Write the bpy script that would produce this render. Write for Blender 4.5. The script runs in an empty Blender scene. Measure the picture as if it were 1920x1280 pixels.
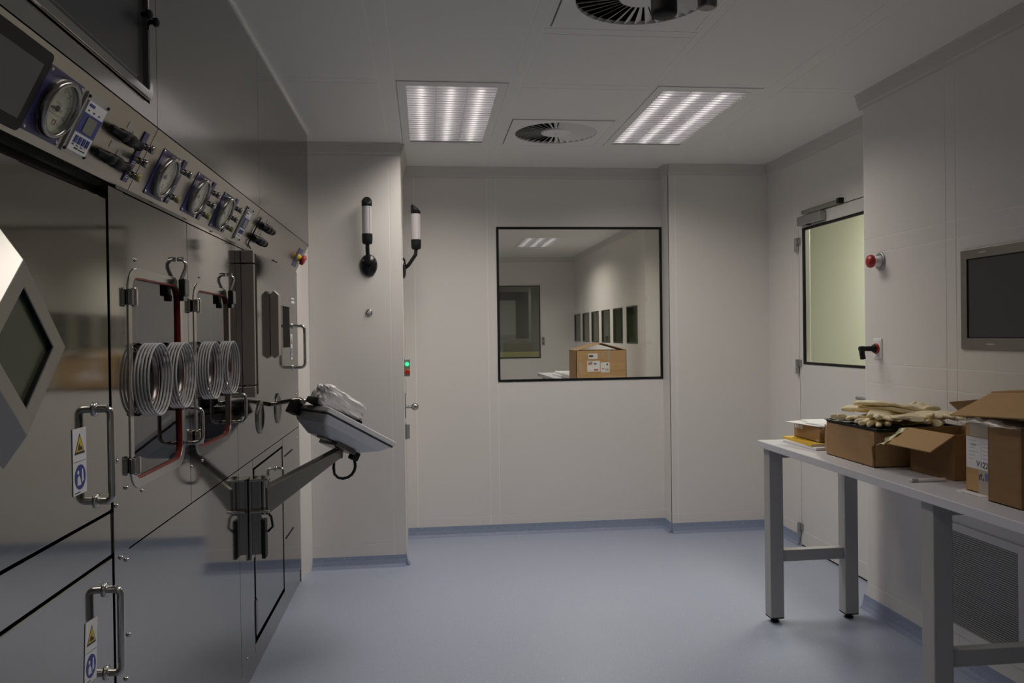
import bpy, bmesh, math, random
from mathutils import Matrix, Vector, noise
random.seed(7)
SC = bpy.context.scene
COL = SC.collection
PI = math.pi

# ------------------------------------------------------------------ camera
FPX = 1480.0
HC = 1.42
th = math.atan(0.0139); psi = math.atan(163.9 / FPX); pt = math.atan(12.3 / FPX)
fw = Vector((math.sin(psi) * math.cos(pt), math.cos(psi) * math.cos(pt), -math.sin(pt)))
r0 = Vector((math.cos(psi), -math.sin(psi), 0)); u0 = r0.cross(fw)
RR = math.cos(th) * r0 - math.sin(th) * u0
UU = math.sin(th) * r0 + math.cos(th) * u0
cam_d = bpy.data.cameras.new('camera'); cam = bpy.data.objects.new('camera', cam_d); COL.objects.link(cam)
cam_d.sensor_width = 36; cam_d.lens = FPX * 36 / 1920; cam_d.clip_start = 0.02; cam_d.clip_end = 100
mw = Matrix.Identity(4)
for i in range(3):
    mw[i][0] = RR[i]; mw[i][1] = UU[i]; mw[i][2] = -fw[i]
mw[2][3] = HC
cam.matrix_world = mw
SC.camera = cam
# ------------------------------------------------------------------ world and exposure
w = bpy.data.worlds.new('world'); SC.world = w; w.use_nodes = True
w.node_tree.nodes['Background'].inputs[0].default_value = (0.8, 0.85, 1, 1)
w.node_tree.nodes['Background'].inputs[1].default_value = 0.02
SC.view_settings.view_transform = 'Standard'; SC.view_settings.look = 'None'
SC.view_settings.exposure = 0.0; SC.view_settings.gamma = 1.0; SC.view_settings.use_curve_mapping = False
SC.cycles.max_bounces = 10; SC.cycles.diffuse_bounces = 6; SC.cycles.glossy_bounces = 5
SC.cycles.transparent_max_bounces = 12; SC.cycles.caustics_reflective = False; SC.cycles.caustics_refractive = False
P_MAIN = 11.5      # watts of each fixture over the far half of the room
P_NEAR = 5.5       # near fixture overhead and an added one behind the photographer
P_FAR = 19.0        # seen fixture and an added unseen one in the room behind the window
P_CORR = 33.0      # corridor behind the door
T_EMIT = 1.7       # radiance of the tubes seen through the louvres
L_COL = (1.0, 0.93, 0.865)
SPREAD = math.radians(146)
SPREAD_NEAR = math.radians(126)
CH = 2.61

# ------------------------------------------------------------------ materials
MATS = {}
def pm(name, col, rough=0.5, metal=0.0, spec=0.5, noise_amt=0.0, nscale=(20, 20, 20), bump=0.0, rvar=0.0, emit=0.0, detail=3, coat=0.0):
    m = bpy.data.materials.new(name); m.use_nodes = True
    nt = m.node_tree; b = nt.nodes['Principled BSDF']
    b.inputs['Base Color'].default_value = (*col, 1); b.inputs['Roughness'].default_value = rough
    b.inputs['Metallic'].default_value = metal; b.inputs['Specular IOR Level'].default_value = spec
    b.inputs['Coat Weight'].default_value = coat
    if emit:
        b.inputs['Emission Color'].default_value = (*col, 1); b.inputs['Emission Strength'].default_value = emit
    if noise_amt or bump or rvar:
        tc = nt.nodes.new('ShaderNodeTexCoord'); mp = nt.nodes.new('ShaderNodeMapping')
        mp.inputs['Scale'].default_value = nscale
        nz = nt.nodes.new('ShaderNodeTexNoise'); nz.inputs['Scale'].default_value = 1.0; nz.inputs['Detail'].default_value = detail
        nt.links.new(tc.outputs['Object'], mp.inputs['Vector']); nt.links.new(mp.outputs['Vector'], nz.inputs['Vector'])
        if noise_amt:
            mx = nt.nodes.new('ShaderNodeMix'); mx.data_type = 'RGBA'
            mx.inputs['A'].default_value = (*[c * (1 - noise_amt) for c in col], 1)
            mx.inputs['B'].default_value = (*[min(1, c * (1 + noise_amt)) for c in col], 1)
            nt.links.new(nz.outputs['Fac'], mx.inputs['Factor']); nt.links.new(mx.outputs['Result'], b.inputs['Base Color'])
        if rvar:
            mr = nt.nodes.new('ShaderNodeMapRange')
            mr.inputs['To Min'].default_value = max(0.02, rough - rvar); mr.inputs['To Max'].default_value = rough + rvar
            nt.links.new(nz.outputs['Fac'], mr.inputs['Value']); nt.links.new(mr.outputs['Result'], b.inputs['Roughness'])
        if bump:
            bp = nt.nodes.new('ShaderNodeBump'); bp.inputs['Strength'].default_value = bump; bp.inputs['Distance'].default_value = 0.002
            nt.links.new(nz.outputs['Fac'], bp.inputs['Height']); nt.links.new(bp.outputs['Normal'], b.inputs['Normal'])
    MATS[name] = m
    return m
def glass(name, tint, refl=0.0, rough=0.0):
    m = bpy.data.materials.new(name); m.use_nodes = True; nt = m.node_tree
    nt.nodes.remove(nt.nodes['Principled BSDF']); out = nt.nodes['Material Output']
    tr = nt.nodes.new('ShaderNodeBsdfTransparent'); tr.inputs[0].default_value = (*tint, 1)
    gl = nt.nodes.new('ShaderNodeBsdfGlossy'); gl.inputs['Roughness'].default_value = rough; gl.inputs[0].default_value = (0.9, 0.9, 0.9, 1)
    fr = nt.nodes.new('ShaderNodeFresnel'); fr.inputs[0].default_value = 1.5
    mx = nt.nodes.new('ShaderNodeMixShader')
    ad = nt.nodes.new('ShaderNodeMath'); ad.operation = 'ADD'; ad.use_clamp = True; ad.inputs[1].default_value = refl
    ge = nt.nodes.new('ShaderNodeNewGeometry'); iv = nt.nodes.new('ShaderNodeMath'); iv.operation = 'SUBTRACT'; iv.inputs[0].default_value = 1.0
    ml = nt.nodes.new('ShaderNodeMath'); ml.operation = 'MULTIPLY'     # the far side of a pane adds no second reflection
    nt.links.new(ge.outputs['Backfacing'], iv.inputs[1]); nt.links.new(iv.outputs[0], ml.inputs[1])
    nt.links.new(fr.outputs[0], ad.inputs[0]); nt.links.new(ad.outputs[0], ml.inputs[0]); nt.links.new(ml.outputs[0], mx.inputs[0])
    nt.links.new(tr.outputs[0], mx.inputs[1]); nt.links.new(gl.outputs[0], mx.inputs[2]); nt.links.new(mx.outputs[0], out.inputs[0])
    MATS[name] = m; return m

pm('wall', (0.77, 0.74, 0.70), 0.42, spec=0.35, noise_amt=0.012, nscale=(3, 3, 3), bump=0.015)
pm('sealant', (0.93, 0.91, 0.87), 0.5)
pm('ceil', (0.87, 0.85, 0.80), 0.45, spec=0.3)
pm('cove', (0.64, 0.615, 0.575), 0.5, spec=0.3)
pm('door', (0.74, 0.72, 0.68), 0.4)
pm('corridor', (0.68, 0.68, 0.60), 0.6)
# vinyl floor with pale chips
def vinyl(name, col, rough):
    m = pm(name, col, rough, spec=0.5); nt = m.node_tree; b = nt.nodes['Principled BSDF']
    tc = nt.nodes.new('ShaderNodeTexCoord')
    nz = nt.nodes.new('ShaderNodeTexNoise'); nz.inputs['Scale'].default_value = 140; nz.inputs['Detail'].default_value = 4
    nz2 = nt.nodes.new('ShaderNodeTexNoise'); nz2.inputs['Scale'].default_value = 2.5
    vo = nt.nodes.new('ShaderNodeTexVoronoi'); vo.inputs['Scale'].default_value = 55
    for n_ in (nz, nz2, vo): nt.links.new(tc.outputs['Object'], n_.inputs['Vector'])
    r = nt.nodes.new('ShaderNodeValToRGB'); r.color_ramp.elements[0].position = 0.35; r.color_ramp.elements[1].position = 0.65
    r.color_ramp.elements[0].color = (*[c * 0.90 for c in col], 1); r.color_ramp.elements[1].color = (*[c * 1.08 for c in col], 1)
    nt.links.new(nz.outputs['Fac'], r.inputs['Fac'])
    lt = nt.nodes.new('ShaderNodeMath'); lt.operation = 'LESS_THAN'; lt.inputs[1].default_value = 0.13
    nt.links.new(vo.outputs['Distance'], lt.inputs[0])
    gt = nt.nodes.new('ShaderNodeSeparateColor'); nt.links.new(vo.outputs['Color'], gt.inputs[0])
    g2 = nt.nodes.new('ShaderNodeMath'); g2.operation = 'GREATER_THAN'; g2.inputs[1].default_value = 0.84; nt.links.new(gt.outputs[0], g2.inputs[0])
    ml = nt.nodes.new('ShaderNodeMath'); ml.operation = 'MULTIPLY'; nt.links.new(lt.outputs[0], ml.inputs[0]); nt.links.new(g2.outputs[0], ml.inputs[1])
    mx = nt.nodes.new('ShaderNodeMix'); mx.data_type = 'RGBA'; mx.inputs['B'].default_value = (0.72, 0.76, 0.82, 1)
    nt.links.new(ml.outputs[0], mx.inputs['Factor']); nt.links.new(r.outputs['Color'], mx.inputs['A'])
    nt.links.new(mx.outputs['Result'], b.inputs['Base Color'])
    mr = nt.nodes.new('ShaderNodeMapRange'); mr.inputs['To Min'].default_value = rough - 0.05; mr.inputs['To Max'].default_value = rough + 0.08
    nt.links.new(nz2.outputs['Fac'], mr.inputs['Value']); nt.links.new(mr.outputs['Result'], b.inputs['Roughness'])
    return m
vinyl('vinyl', (0.415, 0.46, 0.575), 0.36)
vinyl('vinyl_base_shaded', (0.275, 0.325, 0.445), 0.5)  # floor vinyl darkened: shade on the upright skirting is put into the colour
pm('steel', (0.335, 0.325, 0.30), 0.075, 1.0, nscale=(90, 1.2, 160), bump=0.004, rvar=0.025, noise_amt=0.03)
pm('steel_console', (0.40, 0.385, 0.35), 0.28, 1.0)
pm('steel_brushed', (0.32, 0.31, 0.29), 0.30, 1.0)
pm('steel_satin', (0.335, 0.325, 0.30), 0.15, 1.0)
pm('steel_column_lit', (0.46, 0.41, 0.36), 0.42, 1.0)  # isolator steel made lighter and browner: reflected room light put into the colour
pm('steel_frame', (0.46, 0.45, 0.42), 0.2, 1.0)
pm('bezel_steel', (0.22, 0.20, 0.18), 0.4, 0.9)
pm('steel_dark', (0.20, 0.195, 0.18), 0.3, 1.0)
pm('chrome', (0.50, 0.49, 0.47), 0.16, 1.0)
pm('chrome_dark', (0.30, 0.29, 0.28), 0.2, 1.0)
pm('alu', (0.42, 0.42, 0.41), 0.4, 0.8)
pm('black', (0.010, 0.010, 0.011), 0.5, spec=0.25)
pm('black_gloss', (0.010, 0.010, 0.012), 0.18)
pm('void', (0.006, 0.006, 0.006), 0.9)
pm('grey_screen', (0.085, 0.088, 0.09), 0.4)
pm('screen', (0.035, 0.037, 0.040), 0.35)
pm('purple', (0.055, 0.048, 0.17), 0.4)
pm('blue', (0.025, 0.045, 0.26), 0.45)
pm('dial', (0.90, 0.91, 0.90), 0.5)
pm('ink', (0.03, 0.03, 0.035), 0.5)
pm('red', (0.42, 0.02, 0.02), 0.35)
pm('yellow', (0.70, 0.50, 0.02), 0.5)
pm('brass', (0.62, 0.55, 0.30), 0.3, 0.9)
pm('olive', (0.36, 0.34, 0.14), 0.4)
pm('lcd', (0.20, 0.20, 0.165), 0.3)
pm('white_plastic', (0.88, 0.87, 0.88), 0.35)
pm('grey_plastic', (0.40, 0.41, 0.41), 0.45)
pm('ring', (0.46, 0.455, 0.45), 0.4)
pm('gasket_red', (0.22, 0.015, 0.012), 0.4)
pm('paper', (0.80, 0.79, 0.80), 0.7)
pm('wrap', (0.84, 0.82, 0.81), 0.4, noise_amt=0.05, nscale=(30, 30, 30))
pm('card', (0.40, 0.25, 0.125), 0.75, noise_amt=0.10, nscale=(6, 6, 40), spec=0.2)
pm('card_dark', (0.285, 0.17, 0.082), 0.75, noise_amt=0.10, nscale=(6, 6, 40), spec=0.2)
pm('card_light', (0.53, 0.335, 0.16), 0.75, noise_amt=0.08, nscale=(6, 6, 40), spec=0.2)
pm('latex', (0.88, 0.76, 0.50), 0.5, noise_amt=0.08, nscale=(14, 14, 14), bump=0.15)
pm('folder', (0.72, 0.46, 0.03), 0.5)
pm('film_yellow', (0.80, 0.77, 0.45), 0.35)
pm('bag', (0.66, 0.63, 0.34), 0.35)
pm('bench', (0.64, 0.635, 0.67), 0.4, noise_amt=0.03, nscale=(60, 60, 60))
pm('bench_leg', (0.40, 0.395, 0.38), 0.5)
pm('louvre', (0.82, 0.82, 0.85), 0.32, 0.85)
pm('lamp_in', (0.85, 0.85, 0.87), 0.5)
pm('green_led', (0.05, 0.9, 0.35), 0.4, emit=0.8)
pm('beacon_lens', (0.52, 0.48, 0.49), 0.35)
pm('tape', (0.45, 0.40, 0.32), 0.3)
pm('label_blue', (0.12, 0.17, 0.42), 0.5)
pm('label_red', (0.55, 0.12, 0.12), 0.5)
pm('greenish', (0.05, 0.065, 0.035), 0.25)
pm('lining', (0.11, 0.11, 0.105), 0.5)
pm('chamber', (0.26, 0.27, 0.25), 0.5)
pm('tube', L_COL, 0.5, emit=T_EMIT)
glass('pane', (0.86, 0.87, 0.84), 0.04)
glass('pane_iso', (0.55, 0.55, 0.54), 0.06)
glass('pane_green', (0.60, 0.66, 0.52), 0.05)
glass('pane_door', (0.93, 0.94, 0.88), 0.0)
glass('film', (0.80, 0.78, 0.74), 0.05, 0.35)

# ------------------------------------------------------------------ mesh helpers
I4 = Matrix.Identity(4)
class B:
    def __init__(s): s.bm = bmesh.new()
    def face(s, vs, m=0, smooth=False):
        try: f = s.bm.faces.new(vs)
        except ValueError: return None
        f.material_index = m; f.smooth = smooth; return f
    def verts(s, pts, M=None):
        return [s.bm.verts.new((M @ Vector(p)) if M is not None else Vector(p)) for p in pts]
    def box(s, x0, x1, y0, y1, z0, z1, m=0, M=None):
        v = s.verts([(x0, y0, z0), (x1, y0, z0), (x1, y1, z0), (x0, y1, z0), (x0, y0, z1), (x1, y0, z1), (x1, y1, z1), (x0, y1, z1)], M)
        for q in ((0, 3, 2, 1), (4, 5, 6, 7), (0, 1, 5, 4), (1, 2, 6, 5), (2, 3, 7, 6), (3, 0, 4, 7)): s.face([v[i] for i in q], m)
        return s
    def prism(s, pts, h0, h1, m=0, M=None, mcap=None):
        a = s.verts([(p[0], p[1], h0) for p in pts], M); b = s.verts([(p[0], p[1], h1) for p in pts], M); n = len(pts)
        for i in range(n): s.face([a[i], a[(i + 1) % n], b[(i + 1) % n], b[i]], m)
        s.face(b, m if mcap is None else mcap); s.face(a[::-1], m); return s
    def poly(s, pts, m=0, M=None):
        s.face(s.verts(pts, M), m); return s
    def lathe(s, prof, n=24, m=0, M=None, cap=True, sharp=()):
        rings = []
        for r, z in prof:
            rings.append(s.verts([(r * math.cos(2 * PI * k / n), r * math.sin(2 * PI * k / n), z) for k in range(n)], M))
        for i in range(len(prof) - 1):
            for k in range(n): s.face([rings[i][k], rings[i][(k + 1) % n], rings[i + 1][(k + 1) % n], rings[i + 1][k]], m, True)
        if cap:
            for rg, fl in ((rings[0], True), (rings[-1], False)):
                f = s.face(rg[::-1] if fl else rg, m)
                if f:
                    for e in f.edges: e.smooth = False
        return s
    def cyl(s, p0, p1, r, n=14, m=0, r1=None, M=None):
        p0 = Vector(p0); p1 = Vector(p1); d = p1 - p0
        q = d.to_track_quat('Z', 'Y').to_matrix().to_4x4(); T = Matrix.Translation(p0) @ q
        if M is not None: T = M @ T
        return s.lathe([(r, 0), (r if r1 is None else r1, d.length)], n, m, T)
    def tube(s, path, r, n=10, m=0, closed=False, M=None, ry=None):
        ps = [Vector(p) for p in path]; k = len(ps); rings = []
        up = None
        for i, p in enumerate(ps):
            a = ps[(i - 1) % k] if (closed or i) else p; c = ps[(i + 1) % k] if (closed or i < k - 1) else p
            t = (c - a).normalized()
            if up is None:
                up = Vector((0, 0, 1)) if abs(t.z) < 0.9 else Vector((1, 0, 0))
            sd = t.cross(up)
            if sd.length < 1e-5: sd = t.cross(Vector((0, 1, 0)))
            sd.normalize(); up2 = sd.cross(t).normalized(); up = up2
            rr = r[i] if isinstance(r, (list, tuple)) else r
            rv = rr if ry is None else (ry[i] if isinstance(ry, (list, tuple)) else ry)
            rings.append(s.verts([p + sd * rr * math.cos(2 * PI * j / n) + up2 * rv * math.sin(2 * PI * j / n) for j in range(n)], M))
        for i in range(k if closed else k - 1):
            A, C2 = rings[i], rings[(i + 1) % k]
            for j in range(n): s.face([A[j], A[(j + 1) % n], C2[(j + 1) % n], C2[j]], m, True)
        if not closed:
            s.face(rings[0][::-1], m); s.face(rings[-1], m)
        return s
    def mesh(s, name):
        bmesh.ops.recalc_face_normals(s.bm, faces=s.bm.faces[:])
        me = bpy.data.meshes.new(name); s.bm.to_mesh(me); s.bm.free(); return me

WM = {}
def link(name, data, parent=None, M=None, mats=None, bev=0, seg=2, sub=0, solid=0):
    if isinstance(data, B): data = data.mesh(name)
    if mats is not None and len(data.materials) == 0:
        for k in ([mats] if isinstance(mats, str) else mats): data.materials.append(MATS[k])
    o = bpy.data.objects.new(name, data); COL.objects.link(o)
    M = M.copy() if M is not None else I4.copy()
    WM[o.name] = M
    if parent is not None:
        o.parent = parent; o.matrix_local = WM[parent.name].inverted() @ M
    else: o.matrix_local = M
    if bev:
        b = o.modifiers.new('bevel', 'BEVEL'); b.width = bev; b.segments = seg; b.limit_method = 'ANGLE'; b.angle_limit = math.radians(40)
    if solid:
        b = o.modifiers.new('solid', 'SOLIDIFY'); b.thickness = solid; b.offset = 0
    if sub:
        b = o.modifiers.new('sub', 'SUBSURF'); b.levels = sub; b.render_levels = sub
    return o
def tag(o, label, cat=None, group=None, kind=None):
    o['label'] = label
    if cat: o['category'] = cat
    if group: o['group'] = group
    if kind: o['kind'] = kind
    return o
def thing(name, loc, label, cat, group=None, kind=None):
    o = bpy.data.objects.new(name, None); COL.objects.link(o); M = Matrix.Translation(loc)
    WM[o.name] = M; o.matrix_local = M; o.empty_display_size = 0.1
    return tag(o, label, cat, group, kind)
def copy_tree(o, D, parent=None):
    c = o.copy(); COL.objects.link(c)
    WM[c.name] = D @ WM[o.name]
    c.parent = parent
    c.matrix_local = (WM[parent.name].inverted() @ WM[c.name]) if parent is not None else WM[c.name]
    for ch in [x for x in SC.objects if x.parent == o]: copy_tree(ch, D, c)
    return c
def text_into(b, s, size, x, y, z, m, M, bold=0.0):
    cu = bpy.data.curves.new('t', 'FONT'); cu.body = s; cu.size = size; cu.align_x = 'CENTER'; cu.align_y = 'CENTER'; cu.offset = bold
    cu.resolution_u = 2
    o = bpy.data.objects.new('t', cu); COL.objects.link(o)
    dg = bpy.context.evaluated_depsgraph_get(); me = o.evaluated_get(dg).to_mesh()
    T = M @ Matrix.Translation((x, y, z)); base = [b.bm.verts.new(T @ v.co) for v in me.vertices]
    for p in me.polygons:
        b.face([base[i] for i in p.vertices], m)
    o.evaluated_get(dg).to_mesh_clear(); bpy.data.objects.remove(o); bpy.data.curves.remove(cu)

def rrect(x0, x1, y0, y1, r, n=5):
    pts = []
    for cx, cy, a in ((x1 - r, y1 - r, 0), (x0 + r, y1 - r, PI / 2), (x0 + r, y0 + r, PI), (x1 - r, y0 + r, 1.5 * PI)):
        for k in range(n + 1):
            t = a + PI / 2 * k / n; pts.append((cx + r * math.cos(t), cy + r * math.sin(t)))
    return pts
def ringprism(b, outer, inner, h0, h1, m=0, M=None):
    n = len(outer)
    A = b.verts([(*p, h0) for p in outer], M); Bv = b.verts([(*p, h1) for p in outer], M)
    Cv = b.verts([(*p, h0) for p in inner], M); D = b.verts([(*p, h1) for p in inner], M)
    for i in range(n):
        j = (i + 1) % n
        b.face([A[i], A[j], Bv[j], Bv[i]], m); b.face([D[i], D[j], Cv[j], Cv[i]], m)
        b.face([Bv[i], Bv[j], D[j], D[i]], m); b.face([A[j], A[i], Cv[i], Cv[j]], m)
    return b

def frame(origin, x, y, z):
    M = Matrix.Identity(4)
    for i in range(3):
        M[i][0] = x[i]; M[i][1] = y[i]; M[i][2] = z[i]; M[i][3] = origin[i]
    return M
def F_left(X, Y, Z): return frame((X, Y, Z), (0, 1, 0), (0, 0, 1), (1, 0, 0))       # faces +X
def F_right(X, Y, Z): return frame((X, Y, Z), (0, -1, 0), (0, 0, 1), (-1, 0, 0))    # faces -X
def F_front(X, Y, Z): return frame((X, Y, Z), (1, 0, 0), (0, 0, 1), (0, -1, 0))     # faces -Y
def F_down(X, Y, Z): return frame((X, Y, Z), (1, 0, 0), (0, -1, 0), (0, 0, -1))     # faces -Z

# ------------------------------------------------------------------ room shell
def rects_minus(a0, a1, z0, z1, hole):
    if not hole: return [(a0, a1, z0, z1)]
    h0, h1, k0, k1 = hole
    out = []
    if h0 > a0 + 1e-4: out.append((a0, h0, z0, z1))
    if h1 < a1 - 1e-4: out.append((h1, a1, z0, z1))
    m0, m1 = max(a0, h0), min(a1, h1)
    if k0 > z0 + 1e-4: out.append((m0, m1, z0, k0))
    if k1 < z1 - 1e-4: out.append((m0, m1, k1, z1))
    return out
def wall(name, label, M, a0, a1, cuts, zc, hole=None, thick=0.08, mat='wall', z0=0.0, z1=CH):
    """M: frame at a=0,z=0 facing the room; cuts: vertical joints; zc: list of (a-range index -> horizontal joints)"""
    b = B()
    for r in rects_minus(a0, a1, z0, z1, hole): b.box(r[0], r[1], r[2], r[3], -thick, -0.0012, 0, M)
    o = link(name, b, mats='sealant'); tag(o, label, 'wall', kind='structure')
    g = 0.0022
    xs = [a0] + list(cuts) + [a1]
    for i in range(len(xs) - 1):
        zs = [z0] + list(zc[i] if isinstance(zc[0], (list, tuple)) else zc) + [z1]
        for j in range(len(zs) - 1):
            b = B(); n = 0
            p0 = xs[i] + (g if i else 0); p1 = xs[i + 1] - (g if i < len(xs) - 2 else 0)
            q0 = zs[j] + (g if j else 0); q1 = zs[j + 1] - (g if j < len(zs) - 2 else 0)
            hh = None
            if hole and hole[0] < p1 and hole[1] > p0 and hole[2] < q1 and hole[3] > q0: hh = hole
            for r in rects_minus(p0, p1, q0, q1, hh):
                if r[1] - r[0] > 1e-3 and r[3] - r[2] > 1e-3: b.box(r[0], r[1], r[2], r[3], -0.0125, 0, 0, M); n += 1
            if n: link('wall_panel' if (p1 - p0 > 0.1 and q1 - q0 > 0.12) else 'joint_strip', b, o, mats=mat)
            else: b.bm.free()
    return o

XL, XN, XD, YB, YP, YC, YN = -0.135, 2.22, 2.46, 5.6, 4.93, 5.43, 3.81
XC = 1.727
fl = B(); fl.box(-2.0, 2.6, -2.0, 5.68, -0.1, 0)
tag(link('floor', fl, mats='vinyl'), 'pale blue speckled vinyl floor of the clean room', 'floor', kind='structure')

WIN = (0.517, XC, 1.085, 2.19)
wb = wall('wall_back', 'white panelled rear wall around the large observation window', F_front(0, YB, 0), XL, XC, [-0.062, 0.452, 0.517],
          [0.135], hole=WIN)
wc = wall('wall_column', 'white boxed column beside the observation window', F_front(0, YC, 0), XC, XD + 0.02, [1.775], [0.135])
wcs = wall('wall_column_side', 'narrow return face of the boxed column', F_right(XC - .0015, 0, 0), -YB, -YC - .013, [], [0.135], thick=0.06)
DOOR = (-4.97, -3.93, 0.0, 2.17)
wd = wall('wall_right_recess', 'white recessed wall holding the glazed door', F_right(XD, 0, 0), -YC, -YN, [-5.055, -5.0], [0.135], hole=DOOR)
wn = wall('wall_right', 'white panelled wall behind the work bench', F_right(XN, 0, 0), -3.77, 2.0, [-3.15, -3.085, -1.95, -1.885, 0.0],
          [0.135, 1.155, 1.25, 1.80, 1.875], thick=0.06)
b = B(); pts = [(XN + 0.04 - 0.04 * math.cos(t * PI / 16), 3.77 + 0.04 * math.sin(t * PI / 16)) for t in range(9)] + [(XD + 0.05, YN), (XD + 0.05, 3.77)]
b.prism(pts, 0, CH); link('corner_profile', b, wn, mats='wall', bev=0)
wp = wall('wall_left_front', 'white panelled cabin wall carrying the first beacon', F_front(0, YP, 0), -1.95, XL, [-0.70, -0.203], [0.145], thick=0.06)
wps = wall('wall_left_side', 'edge-on side wall of the cabin with a small door', F_left(XL + .0015, 0, 0), YP + .013, YB, [], [0.135], thick=0.06)
b = B(); b.prism([(-0.80, 4.715), (-0.738, 4.715), (-0.728, 4.83), (-0.70, 4.929), (-0.80, 4.929)], 0, CH); link('corner_profile', b, wp, mats='wall')
wr = wall('wall_rear', 'plain white wall behind the photographer', frame((0, -2.0, 0), (-1, 0, 0), (0, 0, 1), (0, 1, 0)), -2.3, 2.0, [-1.0, 0.0, 1.0], [0.135])
b = B(); b.box(-2.03, -1.95, -2.0, 5.0, 0, CH); tag(link('wall_left', b, mats='wall'), 'white wall hidden behind the steel isolator', 'wall', kind='structure')

# ceiling of thick panels, leaving openings for lights and air diffusers
cb = B(); cb.box(-2.0, 2.62, -2.0, 5.7, CH + 0.10, CH + 0.16)
cl = tag(link('ceiling', cb, mats='sealant'), 'white panelled clean room ceiling', 'ceiling', kind='structure')
LT = [(-0.116, 0.416, 3.715, 4.925), (1.14, 1.672, 3.715, 4.925)]
DF = [(0.50, 1.08, 4.33, 4.91), (0.50, 1.08, 2.445, 3.025)]
LTN = [(-0.116, 0.416, 1.40, 2.61), (-0.116, 0.416, -1.45, -0.24)]
cols = [(-1.95, -0.20), (-0.20, -0.125), (-0.125, 0.405 + 0.02), (0.425, 0.48), (0.48, 1.095), (1.095, 1.13), (1.13, 1.69), (1.69, 1.765), (1.765, 2.5)]
rows = [-2.0, 0.09, 1.32, 2.43, 3.055, 3.10, 3.705, 3.75, 4.31, 4.935, 5.62]
def ov(r, c0, c1, y0, y1): return r[0] < c1 and r[1] > c0 and r[2] < y1 and r[3] > y0
g = 0.0025
for ci, (c0, c1) in enumerate(cols):
    if ci in (1, 3, 5, 7): ys = [-2.0, 5.62]
    elif ci == 4: ys = [-2.0, 0.6, 2.43, 3.04, 3.10, 3.72, 3.78, 4.31, 4.93, 5.62]
    elif ci in (2, 6): ys = [-2.0, -1.46, -0.23, 1.39, 2.62, 3.705, 4.935, 5.62]
    else: ys = [-2.0, 0.6, 2.2, 3.70, 3.76, 5.62]
    for j in range(len(ys) - 1):
        bb = B(); n = 0; hole = None
        for r in LT + LTN + DF:
            if ov(r, c0, c1, ys[j], ys[j + 1]): hole = r
        for r in rects_minus(c0 + g, c1 - g, ys[j] + g, ys[j + 1] - g, hole):
            if r[1] - r[0] > 0.004 and r[3] - r[2] > 0.004: bb.box(r[0], r[1], r[2], r[3], CH, CH + 0.0012, 0); n += 1
        for r in rects_minus(c0, c1, ys[j], ys[j + 1], hole):
            if r[1] - r[0] > 0.004 and r[3] - r[2] > 0.004: bb.box(r[0], r[1], r[2], r[3], CH + 0.0011, CH + 0.10, 1)
        if n: link('ceiling_panel' if c1 - c0 > 0.1 else 'joint_strip', bb, cl, mats=['ceil', 'sealant'])
        else: bb.bm.free()
def strip(name, label, M, a0, a1, prof, mat, kind_cat):
    b = B(); n = len(prof)
    A = b.verts([(a0, p[1], p[0]) for p in prof], M); C2 = b.verts([(a1, p[1], p[0]) for p in prof], M)
    for i in range(n): b.face([A[i], A[(i + 1) % n], C2[(i + 1) % n], C2[i]], 0)
    b.face(A); b.face(C2[::-1])
    return tag(link(name, b, mats=mat), label, kind_cat, kind='structure')
BP = [(0, 0.0), (0.030, 0.0), (0.024, 0.003), (0.013, 0.018), (0.006, 0.045), (0.003, 0.07), (0, 0.07)]
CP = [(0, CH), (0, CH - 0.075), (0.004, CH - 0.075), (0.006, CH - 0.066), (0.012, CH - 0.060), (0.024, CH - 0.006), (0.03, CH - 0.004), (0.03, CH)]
segs = [('back', F_front(0, YB, 0), XL, XC, 'rear wall'), ('column', F_front(0, YC, 0), XC, XD, 'boxed column'),
        ('column_side', F_right(XC, 0, 0), -YB, -YC, 'column return'), ('right_recess', F_right(XD, 0, 0), -YC, -4.985, 'recessed door wall'),
        ('right', F_right(XN, 0, 0), -YN, 1.9, 'wall behind the bench'), ('left_front', F_front(0, YP, 0), -0.735, XL, 'cabin wall'),
        ('left_side', F_left(XL, 0, 0), YP, 5.0, 'cabin side wall')]
for nm, M, a0, a1, d in segs:
    strip('baseboard_' + nm, 'blue vinyl coved skirting along the ' + d, M, a0, a1, BP, 'vinyl_base_shaded', 'skirting')
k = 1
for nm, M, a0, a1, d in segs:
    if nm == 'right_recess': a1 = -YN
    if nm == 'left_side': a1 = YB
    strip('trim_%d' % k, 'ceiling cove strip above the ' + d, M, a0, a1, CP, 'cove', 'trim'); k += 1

# observation window
M = F_front(0, YB, 0)
wo = thing('window_1', ((WIN[0] + WIN[1]) / 2, YB, WIN[2]), 'large square observation window with thin black gasket', 'window', kind='structure')
b = B(); gw = 0.017
o4 = [(WIN[0], WIN[2]), (WIN[1], WIN[2]), (WIN[1], WIN[3]), (WIN[0], WIN[3])]
i4 = [(WIN[0] + gw, WIN[2] + gw), (WIN[1] - gw, WIN[2] + gw), (WIN[1] - gw, WIN[3] - gw), (WIN[0] + gw, WIN[3] - gw)]
ringprism(b, o4, i4, -0.012, 0.004, 0, M); link('gasket', b, wo, mats='black')
b = B(); b.box(WIN[0] + 0.005, WIN[1] - 0.005, WIN[2] + 0.005, WIN[3] - 0.005, -0.008, -0.002, 0, M); link('pane', b, wo, mats='pane')

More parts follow.
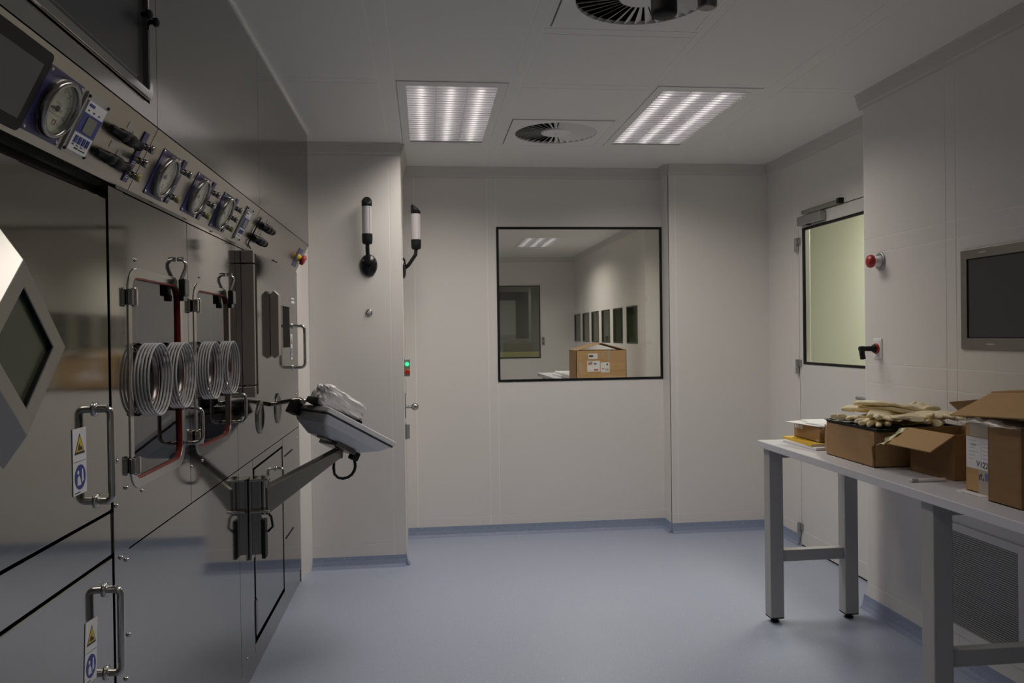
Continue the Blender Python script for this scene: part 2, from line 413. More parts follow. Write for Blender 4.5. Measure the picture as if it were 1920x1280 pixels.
# ------------------------------------------------------------------ ceiling lights
def ceiling_light(r, power, label, z=CH, group=None, spread=SPREAD):
    x0, x1, y0, y1 = r; cx, cy = (x0 + x1) / 2, (y0 + y1) / 2
    t = thing('ceiling_light', (cx, cy, z), label, 'ceiling light', group)
    fx, fy = 0.045, 0.055
    M = Matrix.Translation((cx, cy, z)); hx, hy = (x1 - x0) / 2, (y1 - y0) / 2; ix, iy = hx - fx, hy - fy
    b = B(); ringprism(b, [(-hx + .002, -hy + .002), (hx - .002, -hy + .002), (hx - .002, hy - .002), (-hx + .002, hy - .002)],
                       [(-ix, -iy), (ix, -iy), (ix, iy), (-ix, iy)], -0.003, 0.02, 0, None)
    link('frame', b, t, M, 'ceil')
    b = B(); b.box(-ix - .01, ix + .01, -iy - .01, iy + .01, 0.085, 0.092); b.box(-ix - .012, -ix, -iy, iy, 0.02, 0.085); b.box(ix, ix + .012, -iy, iy, 0.02, 0.085)
    b.box(-ix, ix, -iy - .012, -iy, 0.02, 0.085); b.box(-ix, ix, iy, iy + .012, 0.02, 0.085)
    link('reflector', b, t, M, 'lamp_in')
    tb = B(); tb.cyl((0, -iy + .03, 0.055), (0, iy - .03, 0.055), 0.013, 12); tm = tb.mesh('fluorescent_tube'); tm.materials.append(MATS['tube'])
    for xx in (-0.149, 0, 0.149): link('fluorescent_tube', tm, t, M @ Matrix.Translation((xx, 0, 0)))
    bb = B(); bb.prism([(-.0045, .001), (.0045, .001), (.0014, .016), (.0006, .034), (-.0006, .034), (-.0014, .016)], -ix, ix, 0, frame((0, 0, 0), (0, 1, 0), (0, 0, 1), (1, 0, 0))); bm_ = bb.mesh('louvre_blade'); bm_.materials.append(MATS['louvre'])
    n = 27
    for q in range(n): link('louvre_blade', bm_, t, M @ Matrix.Translation((0, -iy + (q + 0.5) * 2 * iy / n, 0)))
    bb = B(); bb.box(-0.001, 0.001, -iy, iy, -0.001, 0.034); bm2 = bb.mesh('louvre_divider'); bm2.materials.append(MATS['louvre'])
    for xx in (-0.075, 0.075): link('louvre_divider', bm2, t, M @ Matrix.Translation((xx, 0, 0)))
    ld = bpy.data.lights.new('lamp_light', 'AREA'); ld.shape = 'RECTANGLE'; ld.size = 2 * ix - .02; ld.size_y = 2 * iy - .02
    ld.energy = power; ld.color = L_COL; ld.spread = spread
    lo = bpy.data.objects.new('lamp_light', ld); COL.objects.link(lo); lo.parent = t; lo.location = (0, 0, -0.006)
    return t
ceiling_light(LT[0], P_MAIN, 'louvred fluorescent ceiling light above the cabin corner')
ceiling_light(LT[1], P_MAIN * 0.86, 'louvred fluorescent ceiling light towards the glazed door')
ceiling_light(LTN[0], P_NEAR, 'louvred fluorescent ceiling light above the near end of the isolator', spread=SPREAD_NEAR)
ceiling_light(LTN[1], P_NEAR, 'added unseen louvred ceiling light nearest the rear wall', spread=SPREAD_NEAR)  # added out of view to brighten what the steel reflects

# ------------------------------------------------------------------ swirl air diffusers
def diffuser(r, label):
    x0, x1, y0, y1 = r; cx, cy = (x0 + x1) / 2, (y0 + y1) / 2; h = (x1 - x0) / 2
    t = thing('air_diffuser', (cx, cy, CH), label, 'air vent'); M = Matrix.Translation((cx, cy, CH))
    n = 48; R = 0.242
    sq = []
    for k in range(n):
        a = 2 * PI * k / n + PI / 4; c_, s_ = math.cos(a), math.sin(a); d = (h - .005) / max(abs(c_), abs(s_)); sq.append((c_ * d, s_ * d))
    ci = [(R * math.cos(2 * PI * k / n + PI / 4), R * math.sin(2 * PI * k / n + PI / 4)) for k in range(n)]
    b = B(); ringprism(b, sq, ci, -0.004, 0.010); link('face_plate', b, t, M, 'ceil')
    b = B(); b.lathe([(0.088, 0.012), (0.088, -0.001), (0.080, -0.004)], 32); b.lathe([(0.007, -0.003), (0.006, -0.008)], 12); link('centre_disc', b, t, M, 'ceil')
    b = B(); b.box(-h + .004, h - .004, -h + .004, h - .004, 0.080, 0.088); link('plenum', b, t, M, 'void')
    b = B(); b.lathe([(R + .006, 0.011), (R + .006, 0.08)], 32, cap=False); link('collar', b, t, M, 'steel_dark')
    vb = B(); nb = 36
    w0, w1 = 0.0058, 0.0165; ti = math.radians(-32)
    def pt_(rr, ww, sg): return (rr, sg * ww * math.cos(ti), 0.004 + sg * ww * math.sin(ti))
    p = [pt_(0.084, w0, -1), pt_(R + .003, w1, -1), pt_(R + .003, w1, 1), pt_(0.084, w0, 1)]
    q = [(a_, b_, c_ + 0.0012) for a_, b_, c_ in p]
    A = vb.verts(p); C2 = vb.verts(q)
    vb.face(A); vb.face(C2[::-1])
    for i in range(4): vb.face([A[i], A[(i + 1) % 4], C2[(i + 1) % 4], C2[i]])
    vm = vb.mesh('swirl_vane'); vm.materials.append(MATS['ceil'])
    for k in range(nb): link('swirl_vane', vm, t, M @ Matrix.Rotation(2 * PI * k / nb, 4, 'Z'))
    return t
diffuser(DF[0], 'square swirl air diffuser between the two louvred lights')
diffuser(DF[1], 'square swirl air diffuser behind the hanging black cylinder')

# ------------------------------------------------------------------ hanging cylinders, sensor
t = thing('ceiling_camera', (0.672, 2.13, CH), 'black cylindrical camera hanging under the swirl diffuser', 'camera')
b = B(); b.lathe([(0.004, -0.316), (0.030, -0.315), (0.035, -0.310), (0.036, -0.300), (0.036, -0.06), (0.03, -0.05)], 28); link('housing', b, t, WM[t.name], 'black')
b = B(); b.lathe([(0.014, -0.055), (0.014, -0.012), (0.05, -0.01), (0.05, 0)], 20); link('mount', b, t, WM[t.name], 'black')
t = thing('smoke_detector', (0.822, 2.2, CH), 'small grey cylindrical detector hanging beside the black cylinder', 'detector')
b = B(); b.lathe([(0.0285, -0.225), (0.0285, -0.15), (0.024, -0.145)], 24); link('housing', b, t, WM[t.name], 'grey_plastic')
b = B(); b.lathe([(0.02, -0.260), (0.027, -0.256), (0.0285, -0.225)], 24); link('sensor_cap', b, t, WM[t.name], 'steel_dark')
b = B(); b.lathe([(0.01, -0.146), (0.01, -0.01), (0.035, -0.008), (0.035, 0)], 18); link('mount', b, t, WM[t.name], 'grey_plastic')
t = thing('wall_sensor', (2.228, 3.835, 2.56), 'tiny dark ball sensor at the top corner of the bench wall', 'sensor')
b = B(); b.lathe([(0.003, 0.011), (0.008, 0.008), (0.0115, 0), (0.008, -0.008), (0.003, -0.011)], 16); link('ball', b, t, WM[t.name] @ Matrix.Translation((0, -0.02, 0)), 'black_gloss')
b = B(); b.cyl((0, -0.02, 0), (0.0, 0.0, 0.05), 0.004, 8); link('stem', b, t, WM[t.name], 'alu')

# ------------------------------------------------------------------ glazed door
d1 = thing('door_1', (XD, 4.45, 0), 'white single door with a tall glazed panel and black gasket', 'door', kind='structure')
M = F_right(XD, 0, 0)
VW = (-4.91, -4.03, 1.203, 2.088)
b = B()
for r in rects_minus(-4.962, -3.938, 0.012, 2.162, VW): b.box(r[0], r[1], r[2], r[3], -0.045, 0.002, 0, M)
leaf = link('leaf', b, d1, mats='door')
b = B(); gw = 0.016
ringprism(b, [(VW[0], VW[2]), (VW[1], VW[2]), (VW[1], VW[3]), (VW[0], VW[3])], [(VW[0] + gw, VW[2] + gw), (VW[1] - gw, VW[2] + gw), (VW[1] - gw, VW[3] - gw), (VW[0] + gw, VW[3] - gw)], -0.01, 0.005, 0, M)
link('gasket', b, d1, mats='black')
b = B(); b.box(VW[0] + .004, VW[1] - .004, VW[2] + .004, VW[3] - .004, -0.006, -0.001, 0, M); link('pane', b, d1, mats='pane_door')
b = B(); b.box(-4.965, -3.935, 0.0, 0.012, -0.04, -0.003, 0, M); link('bottom_seal', b, d1, mats='black')
b = B(); b.box(-4.963, -3.937, 0.10, 0.104, 0.002, 0.0028, 0, M); link('kick_line', b, d1, mats='sealant')
for z in (0.105, 1.185, 1.985):
    b = B(); b.box(-4.995, -4.972, z - 0.045, z + 0.045, 0.0, 0.006, 0, M); b.box(-4.968, -4.935, z + 0.002, z + 0.045, 0.002, 0.012, 0, M)
    b.cyl((-4.975, z - 0.047, 0.014), (-4.975, z - 0.003, 0.014), 0.013, 12, 0, M=M); b.cyl((-4.975, z, 0.014), (-4.975, z + 0.047, 0.014), 0.013, 12, 0, M=M)
    link('hinge', b, d1, mats='alu')
b = B(); b.box(-4.905, -4.60, 2.098, 2.158, 0.002, 0.045, 0, M); cl_ = link('door_closer', b, d1, mats='alu', bev=0.006)
b = B(); b.box(-4.88, -4.42, 2.172, 2.196, 0.002, 0.026, 0, M); link('slide_rail', b, cl_, mats='chrome', bev=0.003)
b = B(); b.box(-4.43, -4.40, 2.168, 2.200, 0.001, 0.030, 0, M); b.box(-4.80, -4.77, 2.094, 2.099, 0.012, 0.034, 0, M); link('end_cap', b, cl_, mats='black')
b = B(); b.cyl((-4.06, 1.04, 0.002), (-4.06, 1.04, 0.012), 0.026, 18, 0, M=M); b.tube([(-4.06, 1.04, 0.01), (-4.06, 1.04, 0.05), (-4.075, 1.04, 0.058), (-4.18, 1.04, 0.058)], 0.010, 10, 0, M=M)
link('lever_handle', b, d1, mats='alu')
# corridor behind that door
def shell(nm, x0, x1, y0, y1, mat, lab, dirs, z1=CH):
    k = 0
    for d_ in dirs:
        b = B()
        if d_ == 'xr': b.box(x1, x1 + .05, y0, y1, 0, z1)
        if d_ == 'xl': b.box(x0 - .05, x0, y0, y1, 0, z1)
        if d_ == 'yb': b.box(x0, x1, y1, y1 + .05, 0, z1)
        if d_ == 'yf': b.box(x0, x1, y0 - .05, y0, 0, z1)
        if d_ == 'c': b.box(x0 - .05, x1 + .05, y0 - .05, y1 + .05, z1, z1 + .05)
        if d_ == 'f': b.box(x0 - .05, x1 + .05, y0 - .05, y1 + .05, -0.1, 0)
        nm_ = {'xr': 'wall_%s_right', 'xl': 'wall_%s_left', 'yb': 'wall_%s_back', 'yf': 'wall_%s_front', 'c': 'ceiling_%s', 'f': 'floor_%s'}[d_] % nm
        part = {'xr': 'right wall', 'xl': 'left wall', 'yb': 'end wall', 'yf': 'near wall', 'c': 'ceiling', 'f': 'floor'}[d_]
        tag(link(nm_, b, mats='vinyl' if d_ == 'f' else mat), '%s of the %s' % (part, lab), 'floor' if d_ == 'f' else ('ceiling' if d_ == 'c' else 'wall'), kind='structure')
shell('corridor', 2.66, 3.75, 2.7, 8.0, 'corridor', 'pale green corridor behind the glazed door', ['xr', 'yb', 'yf', 'c', 'f'])
def plain_light(x, y, power, sx, sy, label, nm='ceiling_light'):
    t = thing(nm, (x, y, CH), label, 'ceiling light')
    b = B(); b.box(-sx / 2 - .03, sx / 2 + .03, -sy / 2 - .03, sy / 2 + .03, -0.03, 0); link('housing', b, t, WM[t.name], 'lamp_in', bev=.005)
    b = B(); b.box(-sx / 2, sx / 2, -sy / 2, sy / 2, -0.034, -0.03); link('diffuser', b, t, WM[t.name], 'tube')
    ld = bpy.data.lights.new('lamp_light', 'AREA'); ld.shape = 'RECTANGLE'; ld.size = sx; ld.size_y = sy; ld.energy = power; ld.color = (1, 1, 0.93)
    lo = bpy.data.objects.new('lamp_light', ld); COL.objects.link(lo); lo.parent = t; lo.location = (0, 0, -0.04)
plain_light(3.1, 5.2, P_CORR, 0.4, 1.2, 'corridor ceiling light out of sight beyond the glazed door')

# ------------------------------------------------------------------ room beyond the window
XF = 2.316
shell('beyond', -0.6, 2.5, 5.76, 12.08, 'wall', 'room beyond the observation window', ['xl', 'yb', 'f'])
FL = [(1.22, 1.752, 9.58, 10.74), (1.22, 1.752, 6.6, 7.76)]
b = B()
for r in rects_minus(-0.65, 2.62, 5.68, 8.8, FL[1]) + rects_minus(-0.65, 2.62, 8.8, 12.13, FL[0]): b.box(r[0], r[1], r[2], r[3], CH, CH + .10)
b.box(-.65, 2.62, 5.68, 12.13, CH + .10, CH + .13)
tag(link('ceiling_beyond', b, mats='ceil'), 'ceiling of the room beyond the observation window', 'ceiling', kind='structure')
# right wall with six recessed hatch windows
b = B(); hy = [11.60, 10.965, 10.345, 9.71, 9.07, 8.42]; ya = 8.10
prev = ya
seg_y = sorted([(y, y + 0.465) for y in hy])
for (h0, h1) in seg_y:
    b.box(XF, XF + .3, prev, h0, 0, CH); b.box(XF, XF + .3, h0, h1, 0, 1.305); b.box(XF, XF + .3, h0, h1, 1.725, CH); prev = h1
b.box(XF, XF + .3, prev, 12.08, 0, CH)
tag(link('wall_beyond_right', b, mats='wall'), 'right wall with a row of hatch windows in the room beyond', 'wall', kind='structure')
b = B(); b.box(2.5, 2.55, 5.7, 8.1, 0, CH); tag(link('wall_beyond_recess', b, mats='wall'), 'recessed near wall of the room beyond the window', 'wall', kind='structure')
for k, (h0, h1) in enumerate(seg_y):
    t = thing('window_%d' % (k + 2), (XF, (h0 + h1) / 2, 1.305), 'dark hatch window, number %s along the row from the near end' % ['one', 'two', 'three', 'four', 'five', 'six'][k], 'window', kind='structure')
    M = F_right(XF, (h0 + h1) / 2, 1.515)
    b = B(); ringprism(b, [(-.2325, -.21), (.2325, -.21), (.2325, .21), (-.2325, .21)], [(-.215, -.195), (.215, -.195), (.215, .195), (-.215, .195)], -0.02, 0.004, 0, M); link('frame', b, t, mats='steel_dark')
    b = B(); b.box(-.216, .216, -.196, .196, -0.014, -0.01, 0, M); link('pane', b, t, mats='pane_green')
    b = B(); b.box(-.232, .232, -.209, .209, -0.28, -0.27, 0, M); b.box(-.05, .05, -.209, .05, -0.269, -0.2, 1, M); link('chamber_back', b, t, mats=['chamber', 'greenish'])
strip('trim_20', 'ceiling cove strip in the room beyond', F_right(XF, 0, 0), -12.08, -8.1, CP, 'cove', 'trim')
strip('trim_21', 'ceiling cove strip across the end wall beyond', F_front(0, 12.08, 0), -0.6, XF, CP, 'cove', 'trim')
ceiling_light(FL[0], P_FAR, 'louvred ceiling light in the room beyond the window')
ceiling_light(FL[1], P_FAR * 0.8, 'added unseen louvred light just behind the observation window')  # second light, added out of view to brighten the room beyond
M = F_front(0, 12.079, 0)
t = thing('window_8', (1.2, 12.07, 1.06), 'black-framed window in the end wall of the room beyond', 'window', kind='structure')
b = B(); ringprism(b, [(.55, 1.06), (1.78, 1.06), (1.78, 2.175), (.55, 2.175)], [(.565, 1.075), (1.765, 1.075), (1.765, 2.16), (.565, 2.16)], 0, 0.01, 0, M); link('gasket', b, t, mats='black')
b = B(); b.box(.565, 1.765, 1.075, 2.16, 0.003, 0.007, 0, M); link('pane', b, t, mats='pane')
b = B(); b.box(.57, 1.76, 1.08, 2.155, 0.0005, 0.002, 0, M)
b.box(.57, 1.40, 1.42, 1.95, 0.002, 0.0025, 1, M); b.box(1.40, 1.60, 1.36, 2.08, 0.002, 0.0026, 2, M); b.box(.57, 1.60, 1.95, 2.08, 0.002, 0.0026, 2, M)
b.box(.57, 1.76, 1.08, 1.16, 0.002, 0.0025, 3, M)
link('view', b, t, mats=['chamber', 'grey_plastic', 'screen', 'bag'])
t = thing('wall_socket', (1.82, 12.07, 1.32), 'grey socket plate beside the window in the end wall', 'socket')
b = B(); b.box(1.80, 1.845, 1.255, 1.385, 0, 0.012, 0, M); link('plate', b, t, mats='alu', bev=.003)
b = B(); b.box(1.808, 1.837, 1.27, 1.31, 0.012, 0.016, 0, M); b.box(1.808, 1.837, 1.33, 1.37, 0.012, 0.016, 0, M); link('rocker', b, t, mats='steel_dark')
# bench beyond + carton
t = thing('work_bench', (1.9, 9.2, 0), 'grey bench in the room beyond the window', 'bench')
b = B(); b.box(1.52, 2.28, 7.75, 10.65, 0.86, 0.90); link('worktop', b, t, mats='bench', bev=.003)
for x in (1.58, 2.18):
    for y in (7.85, 10.5): b = B(); b.box(x, x + .06, y, y + .06, 0, 0.86); link('leg', b, t, mats='bench_leg')
for yy, zz, lab in ((9.75, 0.90, 'grey flat tray lying on the bench beyond the window'), (9.1, 0.90, 'thin document pile in front of the carton beyond the window')):
    t = thing('document_tray', (1.8, yy, zz), lab, 'tray')
    b = B(); b.box(1.62, 2.1, yy - .35, yy + .25, zz, zz + .022); link('tray', b, t, mats='paper' if yy > 9.5 else 'grey_plastic', bev=.004)
    b = B(); b.box(1.64, 2.08, yy - .33, yy + .23, zz + .022, zz + .05); link('sheets', b, t, mats='white_plastic', bev=.004)

def carton_front(M, b): pass
t = thing('carton', (1.87, 8.35, 0.90), 'large cardboard carton with white labels behind the window', 'box')
b = B(); x0, x1, y0, y1, z0, z1 = 1.586, 2.128, 8.2, 8.6, 0.90, 1.243; th_ = .006
b.box(x0, x1, y0, y0 + th_, z0, z1); b.box(x0, x1, y1 - th_, y1, z0, z1); b.box(x0, x0 + th_, y0, y1, z0, z1); b.box(x1 - th_, x1, y0, y1, z0, z1); b.box(x0, x1, y0, y1, z0, z0 + th_)
link('body', b, t, mats='card_light')
for sgn in (-1, 1):
    xe = x0 if sgn < 0 else x1; b = B(); xm = (x0 + x1) / 2 - sgn * -0.004
    b.prism([(xe, z1 - .002), (xm, z1 + .075), (xm, z1 + .081), (xe, z1 + .005)], -y1, -y0, 0, frame((0, 0, 0), (1, 0, 0), (0, 0, 1), (0, -1, 0)))
    link('flap', b, t, mats='card_light')
MF = F_front(x0, y0 - .0008, z0)
def decal(rs, name, mats, lab=None):
    b = B()
    for (a0, a1, c0, c1, h, m) in rs: b.box(a0, a1, c0, c1, 0, h, m, MF)
    o = link(name, b, t, mats=mats)
    if lab: o['label'] = lab
s = 0.542 / 92.0
decal([(22 * s, 39 * s, .255, .312, .001, 0), (23.5 * s, 31 * s, .275, .295, .0014, 1)], 'label', ['paper', 'greenish'], 'small white address label')
decal([(20 * s, 43 * s, .12, .235, .001, 0), (21.5 * s, 29 * s, .195, .212, .0014, 1), (32 * s, 37 * s, .195, .212, .0014, 2), (32 * s, 40 * s, .13, .148, .0014, 1), (22 * s, 30 * s, .218, .224, .0014, 3)], 'label', ['paper', 'label_red', 'label_blue', 'ink'], 'large white shipping label with red print')
decal([(44.5 * s, 61 * s, .11, .215, .001, 0), (55 * s, 58 * s, .185, .203, .0014, 1), (47 * s, 51 * s, .143, .155, .0014, 2), (53 * s, 59 * s, .13, .15, .0014, 3)], 'label', ['paper', 'ink', 'label_red', 'grey_plastic'], 'white delivery label with dark marks')
decal([(47 * s, 50 * s, .265, .33, .001, 0), (58 * s, 62 * s, .235, .34, .001, 0), (5.5 * s, 9 * s, .12, .225, .001, 0), (49 * s, 58 * s, .003, .038, .001, 0)], 'tape', ['tape'])

# ------------------------------------------------------------------ ISOLATOR
A_ = Vector((-.664, 0, 1.955)); B_ = Vector((-.742, 0, 1.797)); tv = (B_ - A_).normalized(); nv = tv.cross(Vector((0, 1, 0)))
LC = (B_ - A_).length
def F_con(Y, s, h=0): o = A_ + tv * s + nv * h; return frame((o.x, Y, o.z), (0, 1, 0), -tv, nv)
XB = -0.735; XU = -0.664; Y0, Y1 = -0.6, 4.70
iso = thing('isolator', (-1.2, 2.0, 0), 'long stainless steel isolator machine with glove ports, gauges and doors', 'machine')
def part(name, b, mats, parent=None, M=None, bev=0, lab=None, **kw):
    o = link(name, b, parent or iso, M, mats, bev, **kw)
    if lab: o['label'] = lab
    return o
# hidden cores
b = B(); b.box(-1.9, XB - .36, Y0, Y1, 0.0, 1.78); b.box(XB - .36, XB - .03, Y0, 2.04, 0, 1.78); b.box(XB - .36, XB - .03, 3.15, Y1, 0.0, 1.78); b.box(XB - .36, XB - .03, 2.04, 3.15, 0, 1.0); b.box(XB - .36, XB - .03, 2.04, 3.15, 1.65, 1.78)
b.box(-1.9, XB - .02, Y0, Y1, 1.78, 1.96)
part('body_core', b, 'void')
b = B(); b.box(-1.9, XU - .02, Y0, Y1, 1.96, CH); part('cabinet_core', b, 'steel_dark')
MB_ = F_left(XB, 0, 0)
# lining of the glove chamber
b = B(); b.box(2.05, 3.14, 1.0, 1.65, -0.355, -0.35, 0, MB_); part('chamber_lining', b, 'lining')
def bpanel(a0, a1, z0, z1, hole=None, nm='front_panel', mat='steel', gap=.002, off=0.0, M=MB_, thick=.03):
    b = B()
    for r in rects_minus(a0 + gap, a1 - gap, z0 + gap, z1 - gap, hole): b.box(r[0], r[1], r[2], r[3], -thick + off, off, 0, M)
    return part(nm, b, mat)
PT = 0.905
bpanel(2.035, 2.57, PT, 1.785, (2.09, 2.505, 1.06, 1.585)); bpanel(2.57, 3.20, PT, 1.785, (2.655, 3.07, 1.06, 1.585))
bpanel(3.20, Y1, PT, 1.785)
bpanel(2.035, 3.20, 0.078, PT); bpanel(3.20, 3.455, 0.078, PT)
bpanel(3.455, 4.165, 0.865, PT); bpanel(3.455, 4.165, 0.078, 0.118); bpanel(4.165, Y1, 0.078, PT)
bpanel(Y0, Y1, 0.0, 0.078, nm='plinth', off=-0.004)
bpanel(1.94, 2.035, 0.078, 1.785, nm='post', off=0.004)
bpanel(Y0, 1.94, 0.920, 1.017, nm='rail', off=0.0, gap=.0005)
bpanel(Y0, 1.94, 0.078, 0.12, nm='rail', gap=.004)
b = B(); b.box(-1.9, XB, Y1, Y1 + .012, 0, 1.80); b.box(-1.9, XU, Y1, Y1 + .012, 1.95, CH); part('end_panel', b, 'steel')
# upper cabinet faces
MU = F_left(XU, 0, 0)
bpanel(Y0, 2.09, 1.957, CH - .002, (0.95, 2.035, 2.0, 2.50), nm='cabinet_panel', mat='steel_satin', M=MU, thick=.02, gap=.0015)
bpanel(2.09, 3.33, 1.957, CH - .002, nm='cabinet_panel', mat='steel_satin', M=MU, thick=.02, gap=.0015)
bpanel(3.33, Y1, 1.957, CH - .002, nm='cabinet_panel', mat='steel_satin', M=MU, thick=.02, gap=.0015)
b = B(); b.box(Y0, Y1, CH - .012, CH, -0.0, 0.008, 0, MU); part('ceiling_seal', b, 'sealant')
# upper dark window
uw = part('display_window', B().box(0.975, 2.012, 2.022, 2.478, -0.012, -0.006, 0, MU), 'screen')
b = B(); ringprism(b, rrect(.955, 2.032, 2.003, 2.497, .02), rrect(.98, 2.008, 2.027, 2.473, .012), -0.016, 0.010, 0, MU); part('frame', b, 'steel', uw, bev=.003)
b = B(); ringprism(b, rrect(.965, 1.985, 2.045, 2.455, .03), rrect(.968, 1.982, 2.048, 2.452, .028), -0.0065, -0.0055, 0, MU); part('inner_line', b, 'steel_dark', uw)
for yy in (1.975, 2.022):
    b = B(); b.lathe([(0.006, 0), (0.006, 0.012), (0.011, 0.013), (0.011, 0.022), (0.006, 0.025)], 14, 0, F_left(XU + .004, yy, 2.197)); part('knob', b, 'black', uw)
# console
b = B()
prof = [(XU, 1.955), (-.742, 1.797), (-.78, 1.797), (-.9, 1.955)]
Mx = frame((0, 0, 0), (1, 0, 0), (0, 0, 1), (0, -1, 0))
for (a0, a1) in ((Y0, 2.092), (2.096, 3.352), (3.356, Y1)):
    b = B(); b.prism(prof, -a1, -a0, 0, Mx); part('console', b, 'steel_console')
b = B(); b.box(-.80, -.735, 2.0, Y1, 1.787, 1.797); part('console_lip', b, 'steel')
# ---- gauges
def gauge_meshes():
    b = B(); b.prism(rrect(-.071, .071, -.066, .066, .004, 2), 0, .002, 0)
    for sx in (-.064, .064):
        for sy in (-.059, .059): b.lathe([(.004, .002), (.003, .004)], 8, 1, Matrix.Translation((sx, sy, 0)))
    plate = b.mesh('mounting_plate'); [plate.materials.append(MATS[m]) for m in ('purple', 'chrome')]
    b = B(); b.lathe([(.060, .002), (.060, .016), (.057, .021), (.051, .022), (.049, .017), (.049, .006)], 40, 0, None, cap=False); bez = b.mesh('bezel'); bez.materials.append(MATS['chrome_dark'])
    b = B(); b.lathe([(.050, .003), (.050, .007)], 36)
    zz = .0074
    for k in range(31):
        a = math.radians(200 - k * 220 / 30); r1 = .040; r2 = .044 if k % 5 else .0465; c_, s_ = math.cos(a), math.sin(a); wv = .0006 if k % 5 else .001
        b.poly([(r1 * c_ - wv * s_, r1 * s_ + wv * c_, zz), (r1 * c_ + wv * s_, r1 * s_ - wv * c_, zz), (r2 * c_ + wv * s_, r2 * s_ - wv * c_, zz), (r2 * c_ - wv * s_, r2 * s_ + wv * c_, zz)], 1)
    for k in range(24):
        a0 = math.radians(200 - k * 220 / 24); a1 = math.radians(200 - (k + 1) * 220 / 24); r1, r2 = .0392, .0398
        b.poly([(r1 * math.cos(a0), r1 * math.sin(a0), zz), (r1 * math.cos(a1), r1 * math.sin(a1), zz), (r2 * math.cos(a1), r2 * math.sin(a1), zz), (r2 * math.cos(a0), r2 * math.sin(a0), zz)], 1)
    text_into(b, 'MAGNEHELIC', .0078, 0, -.002, zz, 1, I4); text_into(b, 'PASCALS', .006, 0, .010, zz, 1, I4)
    for k, s_ in enumerate(('0', '10', '20', '30', '40', '50', '60')):
        a = math.radians(200 - k * 220 / 6); text_into(b, s_, .0065, .0345 * math.cos(a), .0345 * math.sin(a), zz, 1, I4)
    b.box(-.022, .022, -.0125, -.0118, .007, zz, 1)
    ringprism(b, [(.006, -.032), (.018, -.032), (.018, -.021), (.006, -.021)], [(.0075, -.0305), (.0165, -.0305), (.0165, -.0225), (.0075, -.0225)], .007, .0076, 2)
    dial = b.mesh('dial'); [dial.materials.append(MATS[m]) for m in ('dial', 'ink', 'red')]
    b = B(); b.prism([(-.048, .0005), (-.006, -.0022), (-.006, .0032)], .009, .0098, 0); b.lathe([(.006, .0075), (.006, .0105)], 12); nd = b.mesh('needle'); nd.materials.append(MATS['black'])
    b = B(); b.lathe([(.048, .0165), (.048, .0175)], 32); ln = b.mesh('lens'); ln.materials.append(MATS['pane_door'])
    b = B()
    for k in range(3): b.box(.044, .066, .040 - k * .006, .042 - k * .006, .002, .0023)
    pr = b.mesh('print'); pr.materials.append(MATS['dial'])
    return plate, bez, dial, nd, ln, pr
GM = gauge_meshes()
for Y, s, rot in ((1.613, .092, 8), (2.256, .096, 3), (2.570, .093, 0), (2.893, .095, -4)):
    Mg = F_con(Y, s)
    go = part('pressure_gauge', GM[0], None, M=Mg); go['label'] = 'round pressure gauge on a purple plate'
    part('bezel', GM[1], None, go, Mg); part('dial', GM[2], None, go, Mg); part('needle', GM[3], None, go, Mg @ Matrix.Rotation(math.radians(rot), 4, 'Z')); part('lens', GM[4], None, go, Mg); part('print', GM[5], None, go, Mg)
# ---- valve strips
def valve_mesh(cap):
    b = B(); b.lathe([(.006, 0), (.006, .008), (.0085, .006), (.0085, .018), (.007, .020)], 14, 0); b.cyl((-.022, 0, .008), (-.004, 0, .008), .0035, 10, 1)
    b.lathe([(.0095, .020), (.0105, .022), (.0105, .030), (.008, .032)], 14, 2)
    me = b.mesh('valve'); [me.materials.append(MATS[m]) for m in ('chrome_dark', 'brass', cap)]; return me
VM = {'chrome': valve_mesh('chrome_dark'), 'olive': valve_mesh('olive')}
for Y, n in ((2.045, 3), (2.362, 2), (2.682, 3), (2.998, 3)):
    Ms = F_con(Y, .092)
    so = part('valve_strip', B().box(-.014, .014, -.067, .067, 0, .003), 'purple', M=Ms)
    b = B()
    for k in range(3): b.box(-.008, .008, .025 - k * .038, .028 - k * .038, .003, .0033); b.box(-.008, .006, .020 - k * .038, .0225 - k * .038, .003, .0033)
    part('print', b, 'dial', so, Ms)
    for yy, c_ in ([(.034, 'chrome'), (-.004, 'chrome'), (-.043, 'olive')] if n == 3 else [(.036, 'chrome'), (-.043, 'olive')]):
        part('valve', VM[c_], None, so, Ms @ Matrix.Translation((0, yy, .003)))
